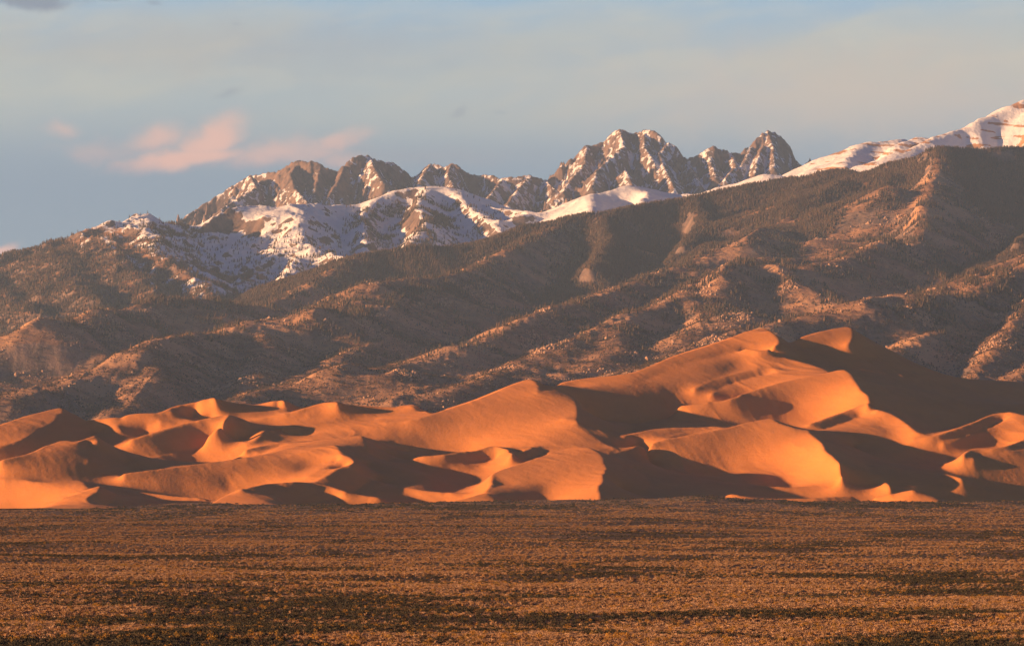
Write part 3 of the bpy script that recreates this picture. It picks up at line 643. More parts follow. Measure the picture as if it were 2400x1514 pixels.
# sunny and shaded flanks of the mountains: (1 sun / .5 half / 0 shade, outline)
MREG = [
 (0, [(2215,350),(2500,340),(2500,540),(2400,582),(2262,635),(2130,680),(2000,705),(1890,622),(1960,640),(2040,570),(2100,562),(2140,568),(2165,500),(2185,420)]),
 (0, [(715,500),(790,482),(900,462),(1000,437),(1130,482),(1200,497),(1290,515),(1080,573),(870,588),(835,598),(740,572),(718,540)]),
 (0, [(350,512),(440,524),(540,512),(590,525),(590,560),(520,640),(480,640),(430,610),(380,560)]),
 (0, [(1010,645),(1100,625),(1240,575),(1390,512),(1600,482),(1690,478),(1620,590),(1460,655),(1300,697),(1180,756),(1030,815),(900,845),(895,790),(925,705),(940,660)]),
 (0, [(1350,715),(1500,655),(1640,600),(1560,675),(1400,745),(1230,815),(1100,862),(950,880),(1050,830),(1200,780),(1300,735)]),
 (0, [(395,792),(500,790),(600,790),(680,768),(700,782),(780,795),(780,812),(720,858),(600,893),(500,925),(390,935),(370,860)]),
 (0, [(255,728),(350,703),(500,705),(600,720),(660,697),(760,660),(840,625),(1000,635),(910,645),(850,655),(740,712),(600,738),(450,758),(380,775),(320,795),(285,780)]),
 (0, [(-60,855),(100,857),(200,840),(290,825),(180,860),(0,895),(-60,905)]),
 (0, [(1725,655),(1765,680),(1830,728),(1780,738),(1715,735),(1742,700)]), (0, [(1560,700),(1620,705),(1640,745),(1590,760)]),
 (0, [(1930,735),(2010,730),(2030,775),(1990,770),(1950,760)]), (0, [(2300,690),(2400,680),(2480,700),(2400,780),(2330,770),(2290,730)]), (0, [(2220,770),(2290,790),(2280,830),(2210,820)]),
 (0, [(930,870),(985,865),(980,910),(935,915)]), (0, [(1010,900),(1040,905),(1035,935),(1005,930)]),
 (1, [(-60,800),(60,767),(130,752),(180,740),(233,720),(250,745),(230,770),(275,795),(250,822),(180,828),(100,848),(-60,845)]),
 (.6, [(-60,925),(100,893),(233,852),(320,812),(380,787),(360,840),(330,880),(250,900),(150,930),(60,955),(-60,975)]),
 (1, [(680,742),(743,726),(790,703),(840,680),(870,662),(905,658),(908,690),(898,715),(872,738),(882,785),(850,798),(800,808),(775,790),(790,778),(700,780),(695,760)]),
 (1, [(735,862),(800,824),(812,830),(790,852),(740,880),(700,890)]),
 (1, [(1033,826),(1100,797),(1183,766),(1250,733),(1327,706),(1330,716),(1290,730),(1240,748),(1180,782),(1100,812)]),
 (1, [(1500,722),(1560,692),(1650,645),(1720,616),(1830,602),(1880,640),(1930,680),(1980,712),(1900,733),(1840,732),(1780,680),(1740,662),(1700,690),(1650,690),(1600,700)]),
 (.7, [(1600,618),(1735,558),(1873,494),(2000,418),(2190,352),(2172,430),(2150,500),(2110,550),(2050,552),(1960,590),(1880,600),(1800,590),(1700,605)]),
 (.8, [(1480,862),(1621,808),(1758,760),(1900,738),(1987,722),(2125,692),(2262,646),(2400,594),(2500,565),(2500,640),(2280,700),(2200,745),(2150,790),(2100,800),(2060,770),(1900,750),(1750,800)]),
 (.6, [(560,907),(800,885),(900,880),(1000,897),(1167,856),(1300,805),(1400,762),(1500,728),(1480,790),(1430,860),(1300,890),(1200,905),(1050,950),(900,935),(700,930)]),
 (1, [(1040,642),(1117,617),(1217,568),(1205,588),(1130,620),(1080,640)]),
 (1, [(485,777),(550,757),(600,748),(598,778),(520,785)]),
 (1, [(210,570),(265,530),(335,503),(332,512),(270,545),(230,562)]),
 (1, [(560,505),(600,490),(675,482),(695,500),(698,540),(710,565),(700,600),(660,625),(630,600),(615,560),(610,520)]),
 (1, [(1290,512),(1340,473),(1383,452),(1385,493),(1330,508),(1290,518)]), (1, [(1440,448),(1483,434),(1508,440),(1510,475),(1490,468),(1450,452)]),
 (0, [(1395,455),(1435,450),(1480,470),(1490,490),(1400,495)]),
]
MFIT = 20
def fit_mountains(H, cm, xs, rowsel):
    rowsf = np.concatenate([np.arange(6150, 12500, 17.), np.arange(12500, 16600, 21.)]); us = np.arange(MU0, MU1, 6.0)
    Y = np.tile(rowsf[:, None], (1, len(us))); X = (us[None] - 1200) * Y / F
    ri = (Y - MD0) / CELL; ci = (X + 4600) / CELL
    H0 = sample(H, ri, ci); pin = sample(blur(cm.astype(float), 1), ri, ci) > .30
    vs = np.arange(220, 1000, 3.0); tgt = np.full((len(vs), len(us)), -1.)
    for v, P in MREG: tgt[poly_mask(us, vs, P)] = v
    dr = np.gradient(rowsf)[:, None]; wx = (F / (6.0 * Y)) ** 2; wy = 1 / dr**2 * np.ones_like(Y); tot = 2 * (wx + wy)
    src = np.zeros_like(H0); cor = np.zeros_like(H0); steps = np.geomspace(20, 5000, 40)
    rowf = np.arange(len(rowsf), dtype=float)
    # never rise above the ridge behind it in the view, nor swell the snowfields
    pv0 = HZ - (H0 - CH) * F / Y; back = np.minimum.accumulate(pv0[::-1], 0)[::-1]
    capc = np.clip((pv0 - back) * Y / F - 4, 0, 70) * np.maximum(smooth(13600, 12600, Y), us[None] < 850) + np.clip((pv0 - back) * Y / F - 4, 0, 18) * np.minimum(smooth(12600, 13600, Y), us[None] >= 850)
    for it in range(MFIT + 1):
        if it:
            for _ in range(260 if it > 1 else 600):
                P = np.pad(cor, 1, mode='edge')
                cn = (wx * (P[1:-1, :-2] + P[1:-1, 2:]) + wy * (P[:-2, 1:-1] + P[2:, 1:-1]) - src) / tot
                cor = np.where(pin, 0, cor + 0.97 * (cn - cor)); cor[0] = 0
            cor = np.minimum(cor, capc)
        h = H0 + cor
        if it == MFIT: break
        gy = np.gradient(h, rowsf, axis=0); gx = np.gradient(h, axis=1) / (6.0 * Y / F)
        hb_ = blur(h, 1)
        L = (-gx * S[0] - gy * S[1] + S[2]) / np.sqrt(1 + gx * gx + gy * gy); L = blur(L, 1)
        cast = np.zeros(h.shape, bool)
        for t_ in steps:
            y = Y + S[1] * t_; x = X + S[0] * t_; z = h + S[2] * t_
            hh = sample(h, np.interp(y, rowsf, rowf), (x * F / y + 1200 - MU0) / 6.0)
            cast |= (hh > z + 3) & (x * F / y + 1200 > MU0)
        pv = HZ - (h - CH) * F / Y
        vis = pv <= np.minimum.accumulate(pv, 0) + 1.5
        tg = sample(tgt, (pv - vs[0]) / 3.0, np.tile(np.arange(len(us), dtype=float), (len(rowsf), 1)))
        act = vis & (tg >= 0)
        lit = np.clip(L / .30, 0, 1) * (1 - blur(cast.astype(float), 1))
        e = (tg - lit) * act
        src = np.clip((src + blur(-.0045 * e, 3)) * .988, -.014, .014)
        if it % 7 == 0 or it == MFIT - 1: print('mountain fit', it, 'err %.3f' % (np.abs(e).sum() / act.sum()), cor.min(), cor.max())
    Rr, Cc = rowsf, us
    def fn(Yq, Uq): return sample(cor, np.interp(Yq, rowsf, rowf), (Uq - MU0) / 6.0) * smooth(16600, 16000, Yq)
    return fn
def mountains():
    xs, ys, X, Y, H, win, cm, cz = mountains_coarse()
    H0 = H.copy()
    H = H + 12 * fbm(X / 320, Y / 320, 4, 31) * (~cm)
    H, A = erode(H, cm, cz)
    print('erode', round(time.time() - T0, 1))
    corf = fit_mountains(blur(H, 2), cm, xs, None); print('fit', round(time.time() - T0, 1))
    NCm = 1330
    bands = [(6150, 9000, 520), (9000, 12500, 560), (12500, 16200, 560), (16200, 19600, 620)]
    rows = np.concatenate([np.linspace(a, b, n, endpoint=False) for a, b, n in bands] + [[19600.]])
    us = np.linspace(MU0, MU1, NCm)
    Yf = np.tile(rows[:, None], (1, NCm)); Xf = (us[None] - 1200) * Yf / F
    ri = (Yf - MD0) / CELL; ci = (Xf + 4600) / CELL
    Hs = blur(H, 2)
    h = sample(Hs, ri, ci) + corf(Yf, us[None] + 0 * Yf); wn = [sample(blur((win == k).astype(float), 1), ri, ci) for k in range(4)]
    hc = np.where(cm, cz, -1e9)
    # re-pin crests on the fine grid
    lap = sample(blur(H, 6) - H, ri, ci)
    acc = sample(np.log1p(A), ri, ci)
    slope = sample(blur(np.hypot(*np.gradient(Hs, CELL)), 1), ri, ci)
    rock = wn[3]
    r0 = int(np.searchsorted(rows, 16600))
    xr, yr = Xf[r0:], Yf[r0:]
    hb = np.full(xr.shape, -1e9); db = np.full(xr.shape, 1e4)
    wob = 1 + .22 * fbm(xr / 160, yr / 160, 3, 91)
    for kind, k, pts, k2 in RG:
        if kind != 3: continue
        P = np.array([((px - 1200) * d / F, d, CH + (HZ - py) * d / F) for px, py, d in pts])
        for a, b in zip(P[:-1], P[1:]):
            lo, hi = np.minimum(a, b), np.maximum(a, b); rr = 900
            i0 = np.searchsorted(rows[r0:], lo[1] - rr); i1 = np.searchsorted(rows[r0:], hi[1] + rr)
            if i1 <= i0: continue
            j0 = max(0, int(((lo[0] - rr) * F / 18000 + 1200 - MU0) / (MU1 - MU0) * NCm)); j1 = min(NCm, int(((hi[0] + rr) * F / 18000 + 1200 - MU0) / (MU1 - MU0) * NCm) + 1)
            if j1 <= j0: continue
            x = xr[i0:i1, j0:j1]; y = yr[i0:i1, j0:j1]
            ab = b - a; L2 = ab[0]**2 + ab[1]**2 + 1e-9
            t = np.clip(((x - a[0]) * ab[0] + (y - a[1]) * ab[1]) / L2, 0, 1)
            dd = np.hypot(x - a[0] - t * ab[0], y - a[1] - t * ab[1])
            de = (np.sqrt(dd * dd + 36) - 6) * wob[i0:i1, j0:j1]
            z = a[2] + t * ab[2] - 1.25 * k * np.minimum(de, 170) - .62 * k * np.maximum(de - 170, 0)
            s_ = hb[i0:i1, j0:j1]; m_ = z > s_
            s_[m_] = z[m_]; db[i0:i1, j0:j1][m_] = dd[m_]
    am = smooth(0, 140, db)
    hb = hb + am * ((ridged(xr / 150 + .2 * wob, yr / 300, 5, 41, .6) - .5) * 105 + (ridged(xr / 48 + .3 * wob, yr / 190, 4, 45, .6) - .5) * 52 + 12 * fbm(xr / 22, yr / 60, 3, 43)) + 13 * (1 - am) * (ridged(xr / 34, yr / 34, 4, 44, .6) - .35)
    low = h[r0:] - 60
    HR, RMASK = hb, hb > low
    n1 = ridged(Xf / 210, Yf / 210, 5, 41); n2 = fbm(Xf / 60, Yf / 60, 4, 55)
    h = h + (n1 - .45) * (8 + wn[2] * np.interp((us[None] + 0 * Yf), [100, 700, 900], [30, 22, 3])) * smooth(0.02, 0.3, slope) + n2 * (2.0 + 9 * rock)
    keepz = np.where(rock[r0:] > .5, low, h[r0:])
    hn = np.maximum(keepz, hb)
    h[r0:] = hn
    gx = np.gradient(h, axis=1) / (np.gradient(Xf, axis=1)); gy = np.gradient(h, axis=0) / np.gradient(Yf, axis=0)
    slope = blur(np.hypot(gx, gy), 1)
    return Xf, Yf, h, wn, lap, acc, slope, rows

t = time.time()
DX, DY, DZ = dune_field(); print('dunes', round(time.time() - t, 1))
MX, MY, MZ, WN, LAP, ACC, SLP, rows = mountains(); print('mountains', round(time.time() - T0, 1))

# ------------------------------------------------------------------ materials
def new_mat(name, rough=0.9):
    m = bpy.data.materials.new(name); m.use_nodes = True
    nt = m.node_tree; b = nt.nodes['Principled BSDF']
    b.inputs['Roughness'].default_value = rough
    b.inputs['Specular IOR Level'].default_value = 0.15
    return m, nt, b
def pos(nt, sx=1., sy=1., sz=1.):
    g = N(nt, 'ShaderNodeNewGeometry'); v = N(nt, 'ShaderNodeVectorMath', operation='MULTIPLY')
    nt.links.new(g.outputs['Position'], v.inputs[0]); v.inputs[1].default_value = (sx, sy, sz)
    return v.outputs[0]
def attr(nt, name):
    a = N(nt, 'ShaderNodeAttribute', attribute_name=name); return a.outputs['Fac']
def bump(nt, b, h, dist, strength=1.0):
    n = N(nt, 'ShaderNodeBump'); n.inputs['Strength'].default_value = strength; n.inputs['Distance'].default_value = dist
    nt.links.new(h, n.inputs['Height']); nt.links.new(n.outputs[0], b.inputs['Normal'])

M_SAND, nt, b = new_mat('sand', 0.95)
p = pos(nt)
n1 = noise(nt, p, 0.004, 4); n2 = noise(nt, pos(nt, 1, .4, 1), 0.06, 5)
c = mixc(nt, maprange(nt, n1, .35, .65), (0.66, 0.245, 0.056), (0.58, 0.22, 0.056))
c = mixc(nt, maprange(nt, n2, .55, .75, 0, .35), c, (0.50, 0.21, 0.06))
nt.links.new(c, b.inputs['Base Color'])
n3 = noise(nt, pos(nt, 1, .22, 2.5), 0.035, 7, .62, .3)
c = mixc(nt, maprange(nt, n3, .50, .68, 0, .2), c, (0.44, 0.19, 0.06))
c = mixc(nt, maprange(nt, n3, .48, .34, 0, .18), c, (0.72, 0.30, 0.085))
nt.links.new(c, b.inputs['Base Color'])
bump(nt, b, mathn(nt, 'ADD', noise(nt, pos(nt, 1, .5, 1), 0.25, 4, .6), mathn(nt, 'MULTIPLY', n3, 2.0)), 0.8, 0.45)

M_MTN, nt, b = new_mat('mountain_ground', 0.95)
p = pos(nt)
rockn = noise(nt, pos(nt, 1, 1, .4), 0.02, 8, .65)
rock = mixc(nt, maprange(nt, rockn, .3, .7), (0.085, 0.062, 0.052), (0.27, 0.18, 0.13))
soil = mixc(nt, maprange(nt, noise(nt, p, 0.012, 7, .65), .35, .65), (0.22, 0.118, 0.064), (0.44, 0.235, 0.115))
c = mixc(nt, attr(nt, 'rock'), soil, rock)
c = mixc(nt, attr(nt, 'bare'), c, (0.50, 0.275, 0.135))
sn = mathn(nt, 'ADD', attr(nt, 'snow'), mathn(nt, 'MULTIPLY', mathn(nt, 'SUBTRACT', noise(nt, p, 0.05, 6, .7), 0.5), 1.1))
c = mixc(nt, maprange(nt, sn, .42, .58), c, (0.86, 0.85, 0.82))
nt.links.new(c, b.inputs['Base Color'])
bump(nt, b, noise(nt, p, 0.05, 7, .65), 9.0, 0.6)

# ------------------------------------------------------------------ terrain objects
me = grid_mesh('sand_dunes', DX, DY, DZ)
link('sand_dunes', me, M_SAND, kind='structure', label='orange sand dunes with sharp crests and long shadows behind the plain')

fn = fbm(MX / 350, MY / 350, 5, 71); fs = fbm(MX / 45, MY / 45, 4, 72)
foot_w, forest_w, snow_w, rock_w = WN
PXM = MX / MY * F + 1200; PVM = HZ - (MZ - CH) * F / MY
line2 = np.interp(PXM, [-300, 0, 150, 250, 340, 430, 600, 830, 1400, 2400], [1400, 1300, 1180, 1080, 980, 860, 790, 720, 700, 700])
snowline = np.where(snow_w > .5, line2, np.where(rock_w > .5, 900, np.where(forest_w > .5, 1700, 4000)))
SNOW = smooth(-140, 120, MZ - snowline + 130 * fn + 70 * fs)
SNOW = SNOW * (1 - smooth(0.62, 1.1, SLP + .35 * fs - .35 * (PXM > 1250)) * .75)
fl = fbm(MX / 60, MY / 160, 4, 75)
CONC = blur(MZ, 5) - MZ
SNOW = np.where(rock_w > .5, np.clip(.68 + .05 * CONC + .38 * fl + .30 * fbm(MX / 22, MY / 60, 3, 79) - .55 * smooth(.7, 1.7, SLP) - .5 * (PXM < 820) * smooth(470, 430, PVM) * smooth(620, 680, PXM), 0, 1), SNOW)
SNOW = np.where((snow_w > .5) & (PXM > 1900), SNOW * (1 - .8 * smooth(.15, .6, fbm(MX / 130 + MZ / 60, MZ / 34, 4, 77))), SNOW)
SNOW = np.where((snow_w > .5) & (MZ < snowline), np.maximum(SNOW, np.clip(.55 * smooth(-.25, .4, fl + .3 * fn) + .35 * smooth(2.6, 4.6, ACC), 0, .8) * smooth(-520, -60, MZ - snowline) * smooth(-60, 260, PXM)), SNOW)
SNOW = np.where(foot_w > .5, 0.40 * smooth(.5, 1.0, fn + .2 * fs) * smooth(350, 600, MZ), SNOW)
SNOW = np.where(forest_w > .5, np.maximum(SNOW, .42 * smooth(.75, 1.1, fs + .2 * fn) * smooth(700, 1000, MZ)), SNOW)
ROCK = np.clip(smooth(.5, .8, SLP + .1 * fs) + rock_w, 0, 1)
BARE = np.clip(snow_w * (PXM > 1500) + foot_w * smooth(.0, .6, fbm(MX / 260, MY / 260, 4, 81)), 0, 1)
me_all = dict(snow=SNOW, rock=ROCK, bare=BARE)
kindmap = np.argmax(np.stack(WN), 0)[:-1, :-1]
for k, nm, lb in ((0, 'foothills', 'brown rocky foothill spurs dotted with bushes behind the dunes'),
                  (1, 'forested_ridge', 'long dark forested ridge rising to the right below the snow'),
                  (2, 'snowy_mountain', 'broad snow covered mountain slopes below the jagged peaks'),
                  (3, 'rocky_peaks', 'jagged rocky summits dusted with snow on the skyline')):
    me = grid_mesh(nm, MX, MY, MZ, keep=(kindmap == k), attrs=me_all)
    link(nm, me, M_MTN, kind='structure', label=lb)
print('meshes', round(time.time() - T0, 1))

# ------------------------------------------------------------------ plain
def plain_z(x, y):
    px = x / y * F + 1200
    ez = CH + (HZ - np.interp(px, [-400, 0, 150, 300, 400, 500, 700, 1000, 1100, 1200, 1500, 1600, 1640, 1680, 1740, 2000, 2400, 2800],
                              [1199, 1199, 1198, 1191, 1185, 1184, 1183, 1181, 1177, 1176, 1172, 1167, 1165, 1168, 1173, 1176, 1177, 1178])) * 3350 / F
    z = ez * smooth(2300, 3300, y) - 14 * smooth(3380, 3750, y)
    a = .8 + .9 * smooth(500, 2500, y)
    z = z + a * (fbm(x / 70, y / 50, 2, 201) * .8 + fbm(x / 150, y / 200, 2, 202) * 1.1)
    z = z + 3.2 * smooth(2300, 3000, y) * (1 - smooth(3350, 3500, y)) * ridged(x / 110, y / 160, 2, 203) - 2.0 * smooth(2300, 3000, y)
    return z + 0.06 * fbm(x / 3, y / 3, 2, 204)
NCp = 900
yr = np.concatenate([np.linspace(40, 300, 40, endpoint=False), np.geomspace(300, 3900, 900)])
up = np.linspace(-900, 3300, NCp)
PY = np.tile(yr[:, None], (1, NCp)); PX = (up[None] - 1200) * PY / F
PZ = plain_z(PX, PY)
M_GRD, nt, b = new_mat('plain_soil', 0.95)
p = pos(nt)
c = mixc(nt, maprange(nt, noise(nt, p, 0.03, 6, .6), .35, .65), (0.10, 0.068, 0.042), (0.19, 0.125, 0.072))
nt.links.new(c, b.inputs['Base Color']); bump(nt, b, noise(nt, p, 1.2, 5, .6), 0.3, 0.8)
link('plain', grid_mesh('plain', PX, PY, PZ), M_GRD, kind='structure', label='flat golden brown plain of dry grass and scrub in front of the dunes')
gx_, gy_ = np.meshgrid(np.linspace(-6500, 6500, 30), np.linspace(-600, 20500, 30))
link('ground', grid_mesh('ground', gx_, gy_, gx_ * 0 - 16.0), M_GRD, kind='structure', label='valley floor reaching under the dunes and mountains')

# ------------------------------------------------------------------ vegetation
VEG = bpy.data.collections.new('plant_library')      # the source meshes; only their instances appear in the place
def soup(name, V, Fc, mat):
    me = bpy.data.meshes.new(name); me.from_pydata([tuple(map(float, v)) for v in V], [], Fc); me.update()
    me.materials.append(mat); return me
def leaf_mat(name, cols, rough=.9, trans=0):
    m, nt, b = new_mat(name, rough)
    oi = N(nt, 'ShaderNodeObjectInfo')
    cr = N(nt, 'ShaderNodeValToRGB'); nt.links.new(oi.outputs['Random'], cr.inputs[0])
    cr.color_ramp.interpolation = 'LINEAR'
    el_ = cr.color_ramp.elements
    for i, c in enumerate(cols):
        e = el_[i] if i < 2 else el_.new(i / (len(cols) - 1))
        e.position = i / (len(cols) - 1); e.color = (*c, 1)
    nt.links.new(cr.outputs[0], b.inputs['Base Color'])
    return m
M_GRASS = leaf_mat('dry_grass', [(.36,.215,.11), (.45,.28,.155), (.29,.165,.08), (.50,.33,.20), (.40,.20,.06)])
M_BUSH = leaf_mat('sage', [(.040,.038,.026), (.075,.062,.038), (.030,.032,.022), (.10,.075,.045)])
M_YEL = leaf_mat('rabbitbrush', [(.38,.19,.035), (.30,.16,.03), (.24,.15,.04)])
M_CON = leaf_mat('conifer', [(.045,.043,.028), (.090,.060,.034), (.13,.078,.044), (.065,.052,.032)])
M_PIN = leaf_mat('pinyon', [(.075,.052,.030), (.13,.078,.042), (.058,.045,.028)])
M_ROCKS = leaf_mat('boulder_rock', [(.46,.28,.17), (.34,.21,.13), (.52,.33,.21)])
def tuft(seed, n=16, h=.5, w=.28):
    r = random.Random(seed); V = []; Fc = []
    for i in range(n):
        a = r.uniform(0, 2 * math.pi); d = r.uniform(0, w * .5); x, y = d * math.cos(a), d * math.sin(a)
        lx, ly = math.cos(a) * r.uniform(.05, w), math.sin(a) * r.uniform(.05, w); hh = h * r.uniform(.55, 1.05)
        b = a + math.pi / 2 + r.uniform(-.5, .5); wd = r.uniform(.02, .045); k = len(V)
        V += [(x - wd * math.cos(b), y - wd * math.sin(b), -.05), (x + wd * math.cos(b), y + wd * math.sin(b), -.05),
              (x + lx * .5 + wd * math.cos(b), y + ly * .5 + wd * math.sin(b), hh * .6), (x + lx * .5 - wd * math.cos(b), y + ly * .5 - wd * math.sin(b), hh * .6), (x + lx * 1.1, y + ly * 1.1, hh)]
        Fc += [(k, k + 1, k + 2, k + 3), (k + 3, k + 2, k + 4)]
    return V, Fc
def bush(seed, n=60, h=.7, w=.55, leaf=.11):
    r = random.Random(seed); V = []; Fc = []
    lob = [(r.uniform(-.4, .4) * w, r.uniform(-.4, .4) * w, r.uniform(.35, .75) * h, r.uniform(.4, .7)) for _ in range(5)]
    for i in range(n):
        c = r.choice(lob); a = r.uniform(0, 2 * math.pi); e = r.uniform(-.5, 1.3); R_ = c[3] * w * r.uniform(.6, 1.05)
        p = (c[0] + R_ * math.cos(a) * math.cos(e), c[1] + R_ * math.sin(a) * math.cos(e), max(.02, c[2] + R_ * .7 * math.sin(e)))
        k = len(V)
        for _ in range(3): V.append(tuple(p[j] + r.uniform(-1, 1) * leaf * (1, 1, 1.3)[j] for j in range(3)))
        Fc.append((k, k + 1, k + 2))
    for i in range(5):   # stems
        c = lob[i]; k = len(V); V += [(-.02, 0, -.05), (.02, 0, -.05), (c[0], c[1], c[2])]; Fc.append((k, k + 1, k + 2))
    return V, Fc
def conifer(seed, h=14., w=2.6, tiers=5):
    r = random.Random(seed); V = []; Fc = []
    def cone(z0, z1, rad, n, jag):
        k = len(V); V.append((r.uniform(-.05, .05) * rad, 0, z1))
        for i in range(n):
            a = 2 * math.pi * i / n; q = rad * (1 - jag * (i % 2)) * r.uniform(.8, 1.15)
            V.append((q * math.cos(a), q * math.sin(a), z0 + r.uniform(-.04, .04) * h))
        for i in range(n): Fc.append((k, k + 1 + i, k + 1 + (i + 1) % n))
    k = len(V); V += [(-.2, 0, -1), (.2, 0, -1), (0, .3, -1), (0, 0, h * .5)]; Fc += [(k, k + 1, k + 3), (k + 1, k + 2, k + 3), (k + 2, k, k + 3)]
    for i in range(tiers):
        t = i / tiers; cone(h * (.08 + .86 * t), h * min(1, .08 + .86 * t + .36), w * (1 - t * .85), 8, .35)
    return V, Fc
def boulder(seed):
    import bmesh
    bm = bmesh.new(); bmesh.ops.create_icosphere(bm, subdivisions=2, radius=1.0)
    r = random.Random(seed)
    dirs = [Vector((r.gauss(0, 1), r.gauss(0, 1), r.gauss(0, 1))).normalized() for _ in range(9)]
    for v in bm.verts:
        m = 1
        for d in dirs: 
            q = v.co.normalized().dot(d)
            if q > .55: m = min(m, .62 / q)
        v.co = v.co.normalized() * m; v.co.z *= 1.3
    V = [tuple(v.co) for v in bm.verts]; bm.verts.index_update(); Fc = [tuple(v.index for v in f.verts) for f in bm.faces]; bm.free()
    return V, Fc
def library(name, gens, mat):
    c = bpy.data.collections.new(name)
    for i, (V, Fc) in enumerate(gens):
        c.objects.link(bpy.data.objects.new(name, soup(name, V, Fc, mat)))
    return c
def scatter(name, P, scl, lib, **props):
    n = len(P); me = bpy.data.meshes.new(name); me.vertices.add(n)
    me.vertices.foreach_set('co', np.asarray(P, np.float32).reshape(-1))
    a = me.attributes.new('scl', 'FLOAT_VECTOR', 'POINT'); a.data.foreach_set('vector', np.asarray(scl, np.float32).reshape(-1))
    rot = np.zeros((n, 3), np.float32); rot[:, 2] = rng.uniform(0, 6.283, n); rot[:, :2] = rng.normal(0, .05, (n, 2))
    a = me.attributes.new('rot', 'FLOAT_VECTOR', 'POINT'); a.data.foreach_set('vector', rot.reshape(-1))
    o = link(name, me, **props)
    g = bpy.data.node_groups.new(name, 'GeometryNodeTree')
    g.interface.new_socket('Geometry', in_out='INPUT', socket_type='NodeSocketGeometry'); g.interface.new_socket('Geometry', in_out='OUTPUT', socket_type='NodeSocketGeometry')
    gi = g.nodes.new('NodeGroupInput'); go = g.nodes.new('NodeGroupOutput')
    ci = g.nodes.new('GeometryNodeCollectionInfo'); ci.inputs['Collection'].default_value = lib; ci.inputs['Separate Children'].default_value = True; ci.inputs['Reset Children'].default_value = True
    ip = g.nodes.new('GeometryNodeInstanceOnPoints'); ip.inputs['Pick Instance'].default_value = True
    def named(nm, t):
        q = g.nodes.new('GeometryNodeInputNamedAttribute'); q.data_type = t; q.inputs['Name'].default_value = nm; return q.outputs['Attribute']
    g.links.new(gi.outputs[0], ip.inputs['Points']); g.links.new(ci.outputs[0], ip.inputs['Instance'])
    g.links.new(named('scl', 'FLOAT_VECTOR'), ip.inputs['Scale'])
    e2r = g.nodes.new('FunctionNodeEulerToRotation'); g.links.new(named('rot', 'FLOAT_VECTOR'), e2r.inputs[0]); g.links.new(e2r.outputs[0], ip.inputs['Rotation'])
    g.links.new(ip.outputs[0], go.inputs[0])
    md = o.modifiers.new('scatter', 'NODES'); md.node_group = g
    return o
L_GRASS = library('grass_tuft', [tuft(i, 30, .36, .40) for i in range(6)], M_GRASS)
L_BUSH = library('sage_bush', [bush(10 + i, 80, .55, .6, .10) for i in range(5)], M_BUSH)
L_YEL = library('yellow_bush', [bush(20 + i, 90, .7, .5, .08) for i in range(3)], M_YEL)
L_CON = library('conifer', [conifer(30 + i) for i in range(4)], M_CON)
L_PIN = library('pinyon', [bush(40 + i, 46, 3.6, 1.9, .75) for i in range(4)], M_PIN)
L_ROCK = library('outcrop', [boulder(50 + i) for i in range(4)], M_ROCKS)

def plain_points(n, y0, y1, gamma=1.0):
    # density falls off with distance (fewer, larger clumps far away)
    yy = y0 * (y1 / y0) ** rng.uniform(0, 1, n) if gamma == 1 else (y0**(1-gamma) + rng.uniform(0, 1, n) * (y1**(1-gamma) - y0**(1-gamma))) ** (1/(1-gamma))
    uu = rng.uniform(-250, 2650, n); x = (uu - 1200) * yy / F
    return x, yy
def patch(x, y):
    return 1.35 * fbm(x / 58 + .3 * fbm(x / 20, y / 30, 2, 217), y / (24 + .034 * y), 3, 211) + .45 * fbm(x / 9, y / 14, 2, 212) + .9 * smooth(2500, 2750, y) * (1 - smooth(3150, 3260, y)) * (fbm(x / 260, y / 900, 2, 213) + .35) * 1.6 - 2 * smooth(3230, 3300, y) * (fbm(x / 200, y / 300, 2, 214) < .35)
x, y = plain_points(250000, 300, 3500)
f = patch(x, y); k = rng.uniform(-.55, .75, len(x)) > f * 1.0; x, y = x[k], y[k]
sc_ = np.clip(y / 900, .9, 2.6) * rng.uniform(.7, 1.35, len(x))
scatter('dry_grass', np.stack([x, y, plain_z(x, y)], 1), np.stack([sc_ * 1.25, sc_ * 1.25, np.clip(y / 1500, .85, 1.5) * rng.uniform(.7, 1.2, len(x))], 1), L_GRASS, kind='stuff', label='dry golden bunch grass covering the whole plain')
x, y = plain_points(170000, 300, 3500)
f = patch(x, y); k = rng.uniform(-.05, .85, len(x)) < f * 1.1 + .06; x, y = x[k], y[k]
sc_ = (np.clip(y / 1200, .8, 2.0) + 1.2 * smooth(2400, 2800, y)) * rng.uniform(.5, 1.3, len(x))
scatter('sage_scrub', np.stack([x, y, plain_z(x, y)], 1), np.stack([sc_, sc_, (np.clip(y / 1800, .75, 1.4) + 1.0 * smooth(2400, 2800, y)) * rng.uniform(.6, 1.1, len(x))], 1), L_BUSH, kind='stuff', label='dark low scrub growing in streaks across the plain')
near_sage = sorted(zip(x, y, sc_), key=lambda q: q[1] + 1e4 * (abs(q[0]) * F / q[1] > 1190) + 1e4 * (q[1] < 338))[:150]
x, y = plain_points(14000, 300, 3500)
oy = np.argsort(y + 1e4 * (np.abs(x) * F / y > 1190) + 1e4 * (y < 338)); nearest = oy[:150]; rest = oy[150:]
near_yel = [(x[i], y[i], rng.uniform(.55, 1.15)) for i in nearest]; x, y = x[rest], y[rest]
